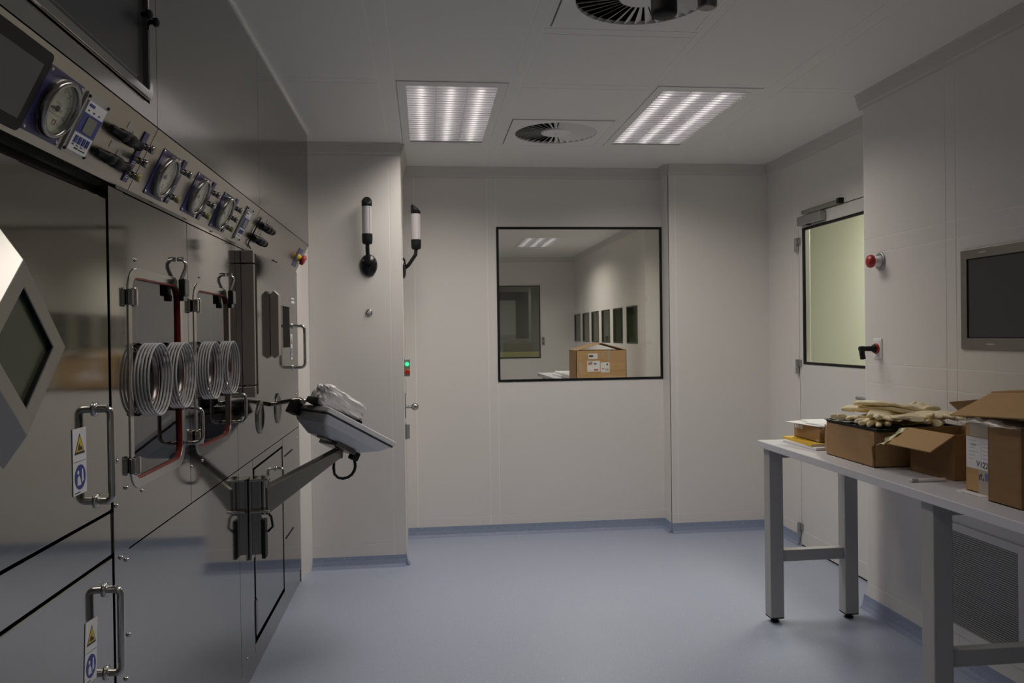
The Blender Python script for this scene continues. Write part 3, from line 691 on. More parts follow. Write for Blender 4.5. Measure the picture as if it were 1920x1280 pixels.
# ---- controller modules
def controller(Y, s, wd, hh):
    Mc = F_con(Y, s); k = wd / .11
    b = B(); b.prism(rrect(-wd / 2, wd / 2, -hh / 2, hh / 2, .004, 2), 0, .004, 0)
    for sx in (-1, 1):
        for sy in (-1, 1): b.lathe([(.004, .004), (.003, .007)], 8, 1, Matrix.Translation((sx * (wd / 2 - .008), sy * (hh / 2 - .008), 0)))
    co = part('controller', b, ['alu', 'black'], M=Mc); co['label'] = 'slim control module with blue display and four keys'
    b = B(); b.box(-.043 * k, .043 * k, -.058, .052, .004, .007, 0); b.box(-.043 * k, .043 * k, -.018, .026, .007, .0075, 1)
    for q in range(4): b.box((-.033 + q * .018) * k, (-.022 + q * .018) * k, -.040, -.024, .007, .009, 1)
    b.box(-.018 * k, .0 * k, -.052, -.0485, .007, .0074, 2); b.box(.004 * k, .034 * k, -.052, -.0495, .007, .0074, 2)
    for q in range(3): b.box((-.034 + q * .025) * k, (-.026 + q * .025) * k, .031, .034, .007, .0074, 2); b.box((-.034 + q * .02) * k, (-.024 + q * .02) * k, -.0455, -.0435, .007, .0074, 2)
    b.box(-.038 * k, -.012 * k, .041, .047, .007, .0074, 1)
    part('face', b, ['white_plastic', 'blue', 'ink'], co, Mc)
    part('display', B().box(-.022 * k, .022 * k, -.013, .021, .0075, .009), 'lcd', co, Mc)
controller(1.757, .093, .11, .134); controller(3.208, .092, .10, .142)
# ---- black cable connectors
b = B(); b.lathe([(.006, -.085), (.009, -.080), (.009, -.035), (.013, -.033), (.014, -.010), (.012, -.006), (.012, .0), (.015, .002), (.015, .040), (.011, .045), (.010, .072), (.013, .076), (.013, .084)], 16, 0, frame((0, 0, .016), (0, 0, -1), (0, 1, 0), (1, 0, 0)))
b.box(-.012, .012, -.012, .012, 0, .006, 1)
CM = b.mesh('cable_connector'); [CM.materials.append(MATS[m]) for m in ('black', 'steel_dark')]
for Y, s in ((1.915, .066), (1.903, .127)): part('cable_connector', CM, None, M=F_con(Y, s)); 
for Y, s in ((3.53, .056), (3.50, .119)): part('cable_connector', CM, None, M=F_con(Y, s) @ Matrix.Scale(1.25, 4))
for Y, s in ((1.945, .036), (1.985, .051), (1.905, .096), (1.955, .106), (3.56, .028), (3.6, .03), (3.50, .088), (3.55, .09)):
    part('caption_plate', B().box(-.012, .012, -.008, .008, 0, .001), 'alu', M=F_con(Y, s))
b = B(); b.tube([F_con(3.43, .03, .004) @ Vector((0, 0, 0)), F_con(3.40, .035, .006) @ Vector((0, 0, 0)), F_con(3.40, .155, .006) @ Vector((0, 0, 0)), F_con(3.47, .165, .006) @ Vector((0, 0, 0))], .003, 8); part('thin_cable', b, 'black')
# ---- panel screen
Ms = F_con(1.345, .089)
so = part('panel_screen', B().prism(rrect(-.19, .19, -.078, .078, .012), 0, .006), 'black', M=Ms, bev=.002)
part('display', B().box(-.165, .165, -.056, .052, .006, .0075), 'grey_screen', so, Ms)
# ---- emergency stop at console end
Me = F_con(4.55, .093) @ Matrix.Scale(.8, 4)
eo = part('emergency_stop', B().box(-.08, .08, -.067, .067, 0, .003), 'purple', M=Me)
b = B(); b.lathe([(.030, .003), (.030, .012), (.02, .014), (.02, .03)], 18, 0); part('collar', b, 'yellow', eo, Me)
b = B(); b.lathe([(.02, .03), (.036, .034), (.036, .05), (.028, .058)], 20, 0); part('mushroom_button', b, 'red', eo, Me)
b = B(); b.box(-.05, .05, -.003, .003, 0, .006); part('slot_cover', b, 'black', M=F_con(4.05, .168))

# ---- D handle
def dhandle(b, h, out, r, M, flip=False, base=True, n=10):
    pts = []; rc = min(out, h) * .35
    for cx, cy, a0 in ((out - rc, h / 2 - rc, PI / 2), (out - rc, -h / 2 + rc, 0)):
        for k in range(6): a = a0 - PI / 2 * k / 5; pts.append((cx + rc * math.cos(a), cy + rc * math.sin(a)))
    path = [(0, h / 2, 0)] + [(0, y, x) for x, y in pts] + [(0, -h / 2, 0)]
    path = [(p[0], p[1], p[2]) for p in path]
    b.tube(path, r, n, 0, M=M)
    if base:
        for sg in (-1, 1): b.lathe([(r * 1.9, 0), (r * 1.9, .004), (r * 1.3, .006)], 16, 0, M @ Matrix.Translation((0, sg * h / 2, 0)))
    return b
def sticker(M, wd, hh, parent):
    b = B(); b.box(-wd / 2, wd / 2, -hh / 2, hh / 2, 0, .001, 0)
    q = hh / 2; s_ = wd * .38
    b.prism([(-s_, q * .22), (s_, q * .22), (0, q * .22 + s_ * 1.75)], .001, .0014, 1)
    b.prism([(-s_ * .78, q * .29), (s_ * .78, q * .29), (0, q * .29 + s_ * 1.36)], .0014, .0017, 2)
    b.prism([(-s_ * .45, q * .33), (s_ * .5, q * .33), (s_ * .4, q * .42), (-s_ * .1, q * .48), (-.0 * s_, q * .55), (-s_ * .2, q * .52)], .0017, .002, 1)
    b.lathe([(wd * .40, .001), (wd * .40, .0016)], 24, 3, Matrix.Translation((0, -q * .48, 0)))
    b.prism([(-wd * .22, -q * .72), (wd * .05, -q * .72), (wd * .0, -q * .55), (-wd * .1, -q * .42), (-wd * .22, -q * .5)], .0016, .0019, 0)
    b.lathe([(wd * .07, .0016), (wd * .07, .0019)], 12, 0, Matrix.Translation((-wd * .16, -q * .33, 0)))
    b.prism([(wd * .1, -q * .66), (wd * .24, -q * .6), (wd * .2, -q * .25), (wd * .12, -q * .25)], .0016, .0019, 0)
    b.box(-wd * .45, wd * .45, -.0004, .0004, .001, .0013, 1); b.box(-wd * .4, 0, -q * .95, -q * .92, .001, .0013, 1)
    o = part('safety_sticker', b, ['paper', 'ink', 'yellow', 'blue'], parent, M); o['label'] = 'white sticker with yellow warning triangle and blue round sign'
    return o
# ---- big near doors
D1 = (0.55, 1.934, 1.024, 1.752)
dm = part('chamber_door', B().box(D1[0], D1[1], D1[2], D1[3], -.028, 0.002, 0, MB_), 'steel', bev=.003); dm['label'] = 'large steel door with diamond window'
Mh = F_left(XB + .002, 1.850, 1.165)
part('handle', dhandle(B(), .205, .034, .0085, Mh), 'chrome', dm)
sticker(F_left(XB + .0025, 1.766, 1.165), .066, .140, dm)
Md = F_left(XB + .002, 1.464, 1.409)
def diam(a): return [(0, a), (-a, 0), (0, -a), (a, 0)]
b = B(); o_ = diam(.212); f_ = diam(.154); i_ = diam(.106)
V0 = b.verts([(*p, 0) for p in o_], Md); V1 = b.verts([(*p, .040) for p in f_], Md); V2 = b.verts([(*p, .040) for p in i_], Md); V3 = b.verts([(*p, .026) for p in i_], Md)
for L1, L2 in ((V0, V1), (V1, V2), (V2, V3)):
    for k in range(4): b.face([L1[k], L1[(k + 1) % 4], L2[(k + 1) % 4], L2[k]])
part('diamond_frame', b, 'steel_brushed', dm, bev=.0015)
b = B(); b.prism(diam(.106), .026, .030, 0, Md); part('window_pane', b, 'greenish', dm)
b = B(); ringprism(b, diam(.1063), diam(.1035), .029, .038, 0, Md); part('gasket', b, 'black', dm)
D2 = (0.55, 1.935, 0.128, 0.914)
dm2 = part('lower_door', B().box(D2[0], D2[1], D2[2], D2[3], -.028, 0.002, 0, MB_), 'steel', bev=.003); dm2['label'] = 'plain steel lower door'
part('handle', dhandle(B(), .190, .034, .0085, F_left(XB + .002, 1.888, .757)), 'chrome', dm2)
sticker(F_left(XB + .0025, 1.805, .745) @ Matrix.Rotation(math.radians(-5), 4, 'Z'), .062, .132, dm2)
for Y, Z in ((1.96, 1.135), (2.02, 1.06), (1.955, 1.03), (1.98, .90), (2.015, .885), (2.02, .70), (2.0, .60), (1.985, .30)):
    b = B(); b.lathe([(.0055, 0), (.0055, .003), (.003, .006)], 10, 0, F_left(XB + .004, Y, Z)); part('screw', b, 'chrome')

# ---- glove windows
def glove_window(Ya, Yb, lab):
    z0, z1 = 1.04, 1.605; yc, zc_ = (Ya + Yb) / 2, (z0 + z1) / 2; M = F_left(XB, yc, zc_); hw, hh = (Yb - Ya) / 2, (z1 - z0) / 2
    b = B(); ringprism(b, rrect(-hw, hw, -hh, hh, .06), rrect(-hw + .024, hw - .024, -hh + .024, hh - .024, .045), -.010, .003)
    wo_ = part('glove_window', b, 'steel_frame', M=M, bev=.0015); wo_['label'] = lab
    b = B(); ringprism(b, rrect(-hw + .024, hw - .024, -hh + .024, hh - .024, .045), rrect(-hw + .0275, hw - .0275, -hh + .0275, hh - .0275, .042), -.008, .002); part('red_gasket', b, 'gasket_red', wo_, M)
    b = B(); b.prism(rrect(-hw + .025, hw - .025, -hh + .025, hh - .025, .044), -.012, -.007); part('pane', b, 'pane_iso', wo_, M)
    for zz in (.205, -.215):   # hinges on the near edge
        b = B(); b.box(-hw - .018, -hw + .022, zz - .020, zz + .020, .002, .02); b.cyl((-hw - .004, zz - .024, .018), (-hw - .004, zz + .024, .018), .008, 10, 0); part('hinge', b, 'chrome', wo_, M, bev=.003)
    # toggle clamp with triangular pull ring
    cx = hw - .045; cz = hh - .02
    b = B(); b.box(cx - .022, cx + .022, cz - .035, cz + .015, .010, .030); b.box(cx - .012, cx + .026, cz - .05, cz - .03, .008, .022); part('clamp', b, 'black_gloss', wo_, M, bev=.003)
    b = B()
    for dx in (-.007, .007): b.tube([(cx + dx, cz + .012, .012), (cx + dx * .8, cz + .050, .027), (cx + dx * .7, cz + .062, .027), (cx + dx * .6, cz + .073, .018), (cx + dx * .5, cz + .076, .008)], .004, 8)
    b.cyl((cx, cz + .075, .003), (cx, cz + .075, .022), .007, 10)
    part('pull_ring', b, 'chrome', wo_, M)
    b = B(); dhandle(b, .105, .05, .006, Matrix.Translation((hw - .005, -.165, .006)), base=False); part('handle', b, 'chrome', wo_, M)
    return wo_
glove_window(2.062, 2.508, 'framed glove window with red gasket beside the steel post'); glove_window(2.627, 3.10, 'framed glove window with red gasket beside the hinge column')
b = B(); R = .094; path = [(R * math.cos(2 * PI * k / 40), R * math.sin(2 * PI * k / 40), 0) for k in range(40)]
b.tube(path, .003, 8, 0, closed=True); RM = b.mesh('cuff_ring'); RM.materials.append(MATS['ring'])
for yc in (2.180, 2.405, 2.735, 2.985):
    Mp = F_left(XB - .006, yc, 1.316)
    b = B(); b.lathe([(.074, 0), (.074, .018), (.066, .018), (.066, .002), (.066, 0)], 36, 0, None, cap=False)
    po = part('glove_port', b, 'steel_dark', M=Mp); po['label'] = 'round glove port with stacked cuff rings'
    b = B(); b.lathe([(.0675, .002), (.0675, .020)], 32, 0, None, cap=False); part('red_rim', b, 'gasket_red', po, Mp)
    b = B(); b.lathe([(.0655, .001), (.0655, .004)], 32, 0); part('dark_opening', b, 'void', po, Mp)  # near-black disc paints the shade inside the open port
    for k in range(5): part('cuff_ring', RM, None, po, Mp @ Matrix.Translation((0, 0, .010 + k * .0085)))
# ---- hinge column and far door
hc = part('hinge_column', B().box(3.30, 3.325, 1.232, 1.722, 0, .050, 0, MB_), 'steel_column_lit', bev=.002)
b = B(); b.box(3.296, 3.325, 1.18, 1.226, 0, .050, 0, MB_); part('end_cap', b, 'steel_column_lit', hc, bev=.003)
b = B(); b.box(3.296, 3.325, 1.728, 1.778, 0, .050, 0, MB_); part('end_cap', b, 'steel_column_lit', hc, bev=.003)
XF2 = -.68; MD = F_left(XF2, 0, 0); FW_ = (3.845, 4.11, 1.374, 1.576)
b = B()
for r in rects_minus(3.332, 4.335, 1.192, 1.766, FW_): b.box(r[0], r[1], r[2], r[3], -.05, 0, 0, MD)
fd = part('transfer_door', b, 'steel'); fd['label'] = 'thick steel door with small square window'
b = B(); b.box(FW_[0] - .005, FW_[1] + .005, FW_[2] - .005, FW_[3] + .005, -.048, -.044, 0, MD); part('window_pane', b, 'greenish', fd)
b = B(); b.box(FW_[0], FW_[1], FW_[2], FW_[3], -.02, -.017, 0, MD); part('outer_pane', b, 'pane_green', fd)
b = B(); b.prism([(0, 1.345), (.018, 1.330), (.037, 1.345), (.037, 1.612), (.018, 1.632), (0, 1.616)], -3.66, -3.60, 0, frame((XF2, 0, 0), (1, 0, 0), (0, 0, 1), (0, -1, 0))); part('deflector_bar', b, 'steel_column_lit', fd, bev=.002)
part('handle', dhandle(B(), .215, .062, .008, F_left(XF2, 4.19, 1.375), base=True), 'chrome', fd)
sticker(F_left(XF2 + .0006, 4.15, 1.375), .06, .13, fd)
b = B(); b.box(4.17, 4.27, 1.60, 1.612, 0, .001, 0, MD); b.box(4.17, 4.25, 1.62, 1.628, 0, .001, 0, MD); part('print', b, 'paper', fd)
# ---- round recess covers below the far door
for Y in (3.62, 4.05):
    b = B(); b.lathe([(.075, 0), (.075, .006), (.06, .008), (.055, .003), (.004, .003)], 28, 0, F_left(XB, Y, 1.07)); part('round_cover', b, 'steel_dark')
# ---- lower hatch
lh = part('lower_hatch', B().box(3.50, 4.15, 0.135, 0.855, -.028, -.002, 0, MB_), 'steel', bev=.002)
part('handle', dhandle(B(), .12, .035, .006, F_left(XB, 3.98, .72)), 'chrome', lh)
part('hinge', B().box(3.462, 3.494, .16, .30, -.02, .004, 0, MB_), 'steel_dark', lh)
part('hinge', B().box(3.462, 3.494, .68, .83, -.02, .004, 0, MB_), 'steel_dark', lh)
for z in (.37, .80): part('vent_slot', B().box(4.22, 4.46, z, z + .008, 0, .002, 0, MB_), 'void')
for Y, Z in ((4.62, 1.10), (4.62, .85), (4.62, .18), (3.3, .12), (3.1, .05), (2.12, 1.625), (2.70, 1.625), (2.085, 1.40), (2.14, 1.03), (2.6, 1.33), (2.58, 1.02), (2.70, 1.02)):
    b = B(); b.lathe([(.005, 0), (.005, .002), (.003, .004)], 8, 0, F_left(XB, Y, Z)); part('screw', b, 'chrome')

# ------------------------------------------------------------------ operator terminal on swing arm
tm = thing('operator_terminal', (XB, 3.39, 0.5), 'white tilted operator terminal on a steel swing arm fixed to the isolator', 'terminal')
def tp(n, b, m, par=None, bev=0, **k): return link(n, b, par or tm, None, m, bev, **k)
b = B(); b.box(XB + .001, XB + .012, 3.36, 3.42, .50, .84); b.box(XB + .01, XB + .05, 3.375, 3.405, .52, .83); br = tp('wall_bracket', b, 'steel', bev=.003)
b = B(); b.box(XB + .05, XB + .066, 3.365, 3.415, .505, .665); tp('cable_box', b, 'black', br, bev=.003)
for z in (.83, .70): b = B(); b.box(XB + .008, XB + .085, 3.345, 3.435, z, z + .01); tp('clevis', b, 'chrome', br, bev=.003)
b = B(); b.cyl((XB + .06, 3.39, .685), (XB + .06, 3.39, .848), .012, 12); tp('pivot_pin', b, 'chrome', br)
b = B(); b.tube([(XB + .07, 3.40, .69), (XB + .085, 3.40, .67), (XB + .09, 3.40, .63), (XB + .07, 3.40, .61)], .005, 8); tp('hose', b, 'black', br)
# inclined arm
p0 = Vector((XB + .055, 3.39, 0)); p1 = Vector((-.405, 3.76, 0)); ax = (p1 - p0); ln_ = ax.length; ax.normalize()
Ma = frame((p0.x, p0.y, 0), ax, (0, 0, 1), ax.cross(Vector((0, 0, 1))))
b = B(); b.prism([(0, .683), (ln_, .862), (ln_, .905), (0, .796)], -.022, .022, 0, Ma); tp('arm', b, 'steel_dark', bev=.004)
b = B(); b.box(p1.x - .017, p1.x + .017, p1.y - .02, p1.y + .02, .855, .965); tp('post', b, 'steel_dark', bev=.003)
# housing: box through corners A, Bc, C
Ac = Vector((-.603, 3.861, 1.077)); Bc = Vector((-.433, 3.567, 1.090)); Cc = Vector((-.150, 3.752, .900))
uL = (Cc - Bc); W_ = uL.length; uL.normalize(); uS = (Ac - Bc); D_ = uS.length; uS = (uS - uL * uS.dot(uL)).normalized(); uN = uL.cross(uS).normalized()
Mt = frame(Bc, uL, uS, uN)
b = B(); ins = .0
lower = [(.0, .0), (W_, 0), (W_, D_), (0, D_)]
V0 = b.verts([(x, y, -.004) for x, y in lower], Mt)
mid = [(.025, .030), (W_ - .04, .030), (W_ - .04, D_ - .012), (.025, D_ - .012)]
V1 = b.verts([(x, y, -.045) for x, y in mid], Mt)
bot = [(.10, .095), (W_ - .10, .095), (W_ - .09, D_ - .05), (.09, D_ - .05)]
V2 = b.verts([(x, y, -.085) for x, y in bot], Mt)
for L1, L2 in ((V0, V1), (V1, V2)):
    for k in range(4): b.face([L1[k], L1[(k + 1) % 4], L2[(k + 1) % 4], L2[k]])
b.face(V0[::-1]); b.face(V2)
ho = tp('housing_shell', b, 'white_plastic', bev=.012, seg=3)
b = B(); b.prism(rrect(-.003, W_ + .003, -.003, D_ + .003, .01, 3), 0, .024, 0, Mt); tp('housing_cover', b, 'white_plastic', bev=.004)
b = B(); b.prism(rrect(.001, W_ - .001, .001, D_ - .001, .01, 3), -.005, .001, 0, Mt); tp('seam', b, 'ink')
b = B(); b.prism(rrect(.03, W_ - .03, .03, D_ - .03, .01, 3), .024, .026, 0, Mt); tp('screen', b, 'black_gloss')
b = B(); b.box(.15, .26, .08, D_ - .08, -.105, -.084, 0, Mt); b.box(.10, .30, .12, .2, -.095, -.084, 0, Mt); tp('mount_plate', b, 'steel_dark', bev=.003)
b = B(); b.box(.26, .30, .10, .14, -.125, -.084, 0, Mt); tp('cable_plug', b, 'black', bev=.006)
q0 = Mt @ Vector((.285, .12, -.12))
b = B(); b.tube([q0, q0 + Vector((.012, 0, -.03)), q0 + Vector((-.005, .0, -.075)), q0 + Vector((-.05, -.0, -.095)), q0 + Vector((-.10, -.01, -.075)), p0 + ax * (ln_ - .035) + Vector((.005, -.012, .865))], .008, 10)
tp('cable', b, 'black', sub=1)
b = B(); b.box(-.035, .012, D_ * .80, D_ * 1.02, -.035, .030, 0, Mt); tp('hinge_bracket', b, 'black', bev=.004)
b = B(); b.tube([Mt @ Vector((-.04, D_ * .55, .02)), (-.60, 3.90, 1.125), (XB + .002, 3.86, 1.105)], .014, 8, 0, ry=.010); tp('stay_bar', b, 'steel')
# wrapped device on top of it
t = thing('wrapped_scanner', Mt @ Vector((.1, .2, .03)), 'hand-held device loosely wrapped in crumpled white film on the terminal', 'wrapped device')
b = B(); bmesh.ops.create_cube(b.bm, size=2.0); bmesh.ops.subdivide_edges(b.bm, edges=b.bm.edges[:], cuts=9, use_grid_fill=True)
for v in b.bm.verts:
    q = v.co.copy(); ln3 = (abs(q.x) ** 5 + abs(q.y) ** 5 + abs(q.z) ** 5) ** .2; q = q / ln3 if ln3 > 0 else q
    hgt = 1.0 + .22 * max(0, -q.x) - .15 * max(0, q.x)
    nz_ = noise.noise(q * 2.3 + Vector((3, 1, 7))) * .16 + abs(noise.noise(q * 4.5)) * .16
    x = .098 + q.x * .118 * (1 + nz_ * .5); y = .135 + q.y * .075 * (1 + nz_ * .7); z = .082 + q.z * (.044 if q.z > 0 else .050) * hgt * (1 + nz_)
    v.co = Mt @ Vector((x, y, max(.0275, z)))
link('film', b, t, None, 'wrap')
b = B(); b.box(-.035, .236, .10, .19, .0265, .055, 0, Mt); link('device', b, t, None, 'black', bev=.006)

# ------------------------------------------------------------------ beacons
def beacon(M, label, twist):
    t = thing('signal_beacon', M @ Vector((0, 0, 0)), label, 'signal light')
    b = B(); b.lathe([(.053, 0), (.053, .010), (.045, .020), (.02, .024)], 30, 0, M @ Matrix.Scale(1.28, 4, (0, 1, 0))); link('base_plate', b, t, mats='black_gloss')
    b = B(); b.tube([(0, .0, .018), (0, .02, .04), (0, .085, .085), (0, .13, .09)], .012, 10, 0, M=M); link('bracket', b, t, mats='black')
    Mv = M @ frame((0, .12, .09), (1, 0, 0), (0, 0, -1), (0, 1, 0))
    b = B(); b.lathe([(.022, 0), (.030, .006), (.032, .03), (.032, .062)], 24, 0, Mv); link('socket', b, t, mats='black')
    b = B(); b.lathe([(.030, .062), (.030, .228)], 24, 0, Mv); lo = link('lens', b, t, mats='beacon_lens')
    b = B()
    for k in range(4): b.cyl((.0305 * math.cos(k * PI / 2 + .6), .0305 * math.sin(k * PI / 2 + .6), .062), (.0305 * math.cos(k * PI / 2 + .6), .0305 * math.sin(k * PI / 2 + .6), .228), .0014, 6, 0, M=Mv)
    link('rib', b, lo, mats='grey_plastic')
    b = B(); n = 24
    c0 = b.verts([(.031 * math.cos(2 * PI * k / n), .031 * math.sin(2 * PI * k / n), .228) for k in range(n)], Mv)
    c1 = b.verts([(.031 * math.cos(2 * PI * k / n), .031 * math.sin(2 * PI * k / n), .262 + .020 * math.sin(2 * PI * k / n)) for k in range(n)], Mv)
    c2 = b.verts([(.022 * math.cos(2 * PI * k / n), .022 * math.sin(2 * PI * k / n), .272 + .018 * math.sin(2 * PI * k / n)) for k in range(n)], Mv)
    for a_, d_ in ((c0, c1), (c1, c2)):
        for k in range(n): b.face([a_[k], a_[(k + 1) % n], d_[(k + 1) % n], d_[k]], 0, True)
    b.face(c2); b.face(c0[::-1]); link('cap', b, t, mats='black')
    return t
beacon(F_front(-.335, YP, 1.86), 'black wall beacon with clear lens on the cabin front wall', 0)
beacon(F_left(XL, 5.13, 1.86), 'black wall beacon with clear lens on the cabin side wall', 0)
t = thing('push_button', (-.337, YP, 1.57), 'small round steel push button below the cabin beacon', 'button')
b = B(); b.lathe([(.022, 0), (.022, .004), (.016, .010), (.013, .010)], 24, 0, F_front(-.337, YP, 1.57)); link('collar', b, t, mats='chrome')
b = B(); b.lathe([(.012, .006), (.012, .012), (.009, .014)], 20, 0, F_front(-.337, YP, 1.57)); link('cap', b, t, mats='grey_plastic')
# cabin side door with knob, lock and button box
d2 = thing('door_2', (XL, 5.25, 0), 'narrow cabin door seen edge-on with a round steel knob', 'door', kind='structure')
M = F_left(XL, 0, 0)
b = B(); b.box(5.02, 5.55, .08, 2.1, 0, .004, 0, M); link('leaf', b, d2, mats='door')
b = B(); b.box(5.06, 5.10, .90, 1.06, .004, .010, 0, M); b.cyl((5.08, .97, .01), (5.08, .97, .052), .009, 12, 0, M=M); link('knob_stem', b, d2, mats='chrome')
b = B(); b.lathe([(.006, -.024), (.018, -.017), (.025, 0), (.018, .017), (.006, .024)], 20, 0, M @ Matrix.Translation((5.08, .97, .068))); link('knob', b, d2, mats='chrome')
b = B(); b.box(5.06, 5.10, .765, .865, .004, .012, 0, M); b.cyl((5.06, .77, .022), (5.06, .86, .022), .013, 12, 0, M=M); link('hinge', b, d2, mats='alu')
t = thing('door_control', (XL, 5.1, 1.2), 'small grey control box with green light and red button on the cabin door frame', 'control box')
b = B(); b.box(5.07, 5.13, 1.165, 1.275, .004, .040, 0, M); link('enclosure', b, t, mats='alu', bev=.003)
Mg = F_front(XL + .022, 5.07, 1.243)
b = B(); b.lathe([(.013, 0), (.013, .010), (.008, .014)], 16, 0, Mg); link('green_light', b, t, mats='green_led')
b = B(); b.lathe([(.012, 0), (.012, .012), (.016, .013), (.016, .025), (.012, .028)], 16, 0, F_front(XL + .024, 5.07, 1.195)); link('red_button', b, t, mats='red')
b = B(); b.lathe([(.017, 0), (.017, .006)], 16, 0, F_front(XL + .024, 5.07, 1.195)); link('yellow_ring', b, t, mats='yellow')

# ------------------------------------------------------------------ right wall fittings
t = thing('emergency_button', (XN, 3.64, 1.755), 'red mushroom emergency stop button on a round grey plate above the bench', 'button')
M = F_right(XN, 3.64, 1.755)
b = B(); b.lathe([(.044, 0), (.044, .004), (.040, .006)], 30, 0, M); link('back_plate', b, t, mats='alu')
b = B(); b.lathe([(.027, .006), (.025, .020), (.016, .022), (.016, .040)], 24, 0, M); link('collar', b, t, mats='white_plastic')
b = B(); b.lathe([(.016, .036), (.031, .042), (.033, .050), (.029, .060), (.014, .066)], 24, 0, M); link('mushroom_cap', b, t, mats='red')
t = thing('wall_switch_handle', (XN, 3.66, 1.328), 'black rotary lever handle on a square white plate', 'lever')
M = F_right(XN, 3.665, 1.328)
b = B(); b.box(-.036, .036, -.05, .05, 0, .006, 0, M); b.box(-.028, .028, -.042, .042, .006, .009, 0, M); link('plate', b, t, mats='white_plastic', bev=.002)
b = B(); b.lathe([(.026, .009), (.026, .016), (.020, .02)], 22, 0, M); link('red_ring', b, t, mats='red')
b = B(); b.lathe([(.023, .016), (.020, .026), (.013, .032), (.012, .07), (.015, .085), (.012, .098)], 18, 0, M); b.tube([(0, 0, .085), (-.004, -.02, .082), (-.008, -.05, .075)], .013, 12, 0, M=M); link('lever', b, t, mats='black')
t = thing('touch_screen', (XN, 2.75, 1.335), 'flush steel-framed operator touch panel with dark screen above the bench', 'control panel')
M = F_right(XN, 0, 0)
b = B(); ringprism(b, [(-3.05, 1.335), (-2.45, 1.335), (-2.45, 1.742), (-3.05, 1.742)], [(-3.013, 1.38), (-2.49, 1.38), (-2.49, 1.704), (-3.013, 1.704)], 0, .008, 0, M); link('bezel', b, t, mats='bezel_steel', bev=.0015)
b = B(); b.box(-3.014, -2.489, 1.379, 1.705, 0, .003, 0, M); link('screen', b, t, mats='screen')
b = B(); ringprism(b, [(-3.013, 1.38), (-2.49, 1.38), (-2.49, 1.704), (-3.013, 1.704)], [(-3.008, 1.385), (-2.495, 1.385), (-2.495, 1.699), (-3.008, 1.699)], .003, .004, 0, M); link('screen_seal', b, t, mats='black')
b = B(); b.box(-2.94, -2.90, 1.722, 1.727, .008, .0084, 0, M); b.box(-2.90, -2.86, 1.354, 1.360, .008, .0084, 0, M); link('print', b, t, mats='alu')
t = thing('vent_grille', (XN, 2.94, .17), 'fine-slotted return air grille low on the wall behind the bench', 'grille')
b = B(); ringprism(b, [(-3.17, .135), (-2.70, .135), (-2.70, .60), (-3.17, .60)], [(-3.13, .172), (-2.745, .172), (-2.745, .567), (-3.13, .567)], 0, .006, 0, M); link('frame', b, t, mats='wall')
b = B(); b.box(-3.131, -2.744, .171, .568, 0, .0008, 0, M); link('backing', b, t, mats='steel_dark')
b = B(); n = 44
for k in range(n): z = .174 + k * .393 / n; b.box(-3.13, -2.745, z, z + .0052, .001, .004, 0, M)
sl = link('slats', b, t, mats='bench_leg'); sl['kind'] = 'stuff'

# ------------------------------------------------------------------ bench
t = thing('work_bench', (1.89, 2.9, 0), 'long grey laboratory bench with square legs against the right wall', 'bench')
ZT = .885
b = B(); b.box(1.622, 2.165, 1.40, 3.735, ZT - .032, ZT); link('worktop', b, t, mats='bench', bev=.003)
for y in (3.66, 2.42, 1.46):
    for x in (1.652, 2.035):
        b = B(); b.box(x, x + .068, y, y + .066, .028, ZT - .032); lg = link('leg', b, t, mats='bench_leg', bev=.003)
        b = B(); b.box(x + .001, x + .067, y + .001, y + .065, .0225, .029); b.cyl((x + .034, y + .033, .0), (x + .034, y + .033, .024), .015, 14); b.lathe([(.022, 0), (.020, .008)], 16, 0, Matrix.Translation((x + .034, y + .033, 0))); link('levelling_foot', b, lg, mats='black')
    b = B(); b.box(1.72, 2.035, y + .012, y + .054, .297, .353); link('crossbar', b, t, mats='bench_leg', bev=.003)
    b = B(); b.box(1.70, 2.05, y + .012, y + .054, ZT - .082, ZT - .032); link('top_rail', b, t, mats='bench_leg')

# ------------------------------------------------------------------ things on the bench
def place(name, x, y, z, label, cat, group=None): return thing(name, (x, y, z), label, cat, group)
# folders
def Rz(x, y, z, a): return Matrix.Translation((x, y, z)) @ Matrix.Rotation(math.radians(a), 4, 'Z')
t = place('document_folder', 1.83, 3.50, ZT, 'grey document folder lying under the yellow folder', 'folder')
Mf = Rz(1.835, 3.50, ZT, 2)
b = B(); b.box(-.115, .115, -.155, .155, 0, .002); link('cover', b, t, Mf, 'grey_plastic')
b = B(); b.box(-.113, .113, -.153, .15, .002, .011); b.box(-.11, .112, -.15, .152, .011, .0125); link('sheets', b, t, Mf, 'paper')
t = place('document_folder', 1.835, 3.55, ZT + .0125, 'bright yellow document folder under the small carton', 'folder')
Mf = Rz(1.84, 3.53, ZT + .0125, -1)
b = B(); b.box(-.11, .11, -.15, .15, 0, .0015); b.box(-.11, .11, -.15, .15, .0095, .011); b.box(-.112, -.109, -.15, .15, 0, .011); link('cover', b, t, Mf, 'folder')
b = B(); b.box(-.107, .108, -.147, .147, .0015, .0095); link('sheets', b, t, Mf, 'paper')
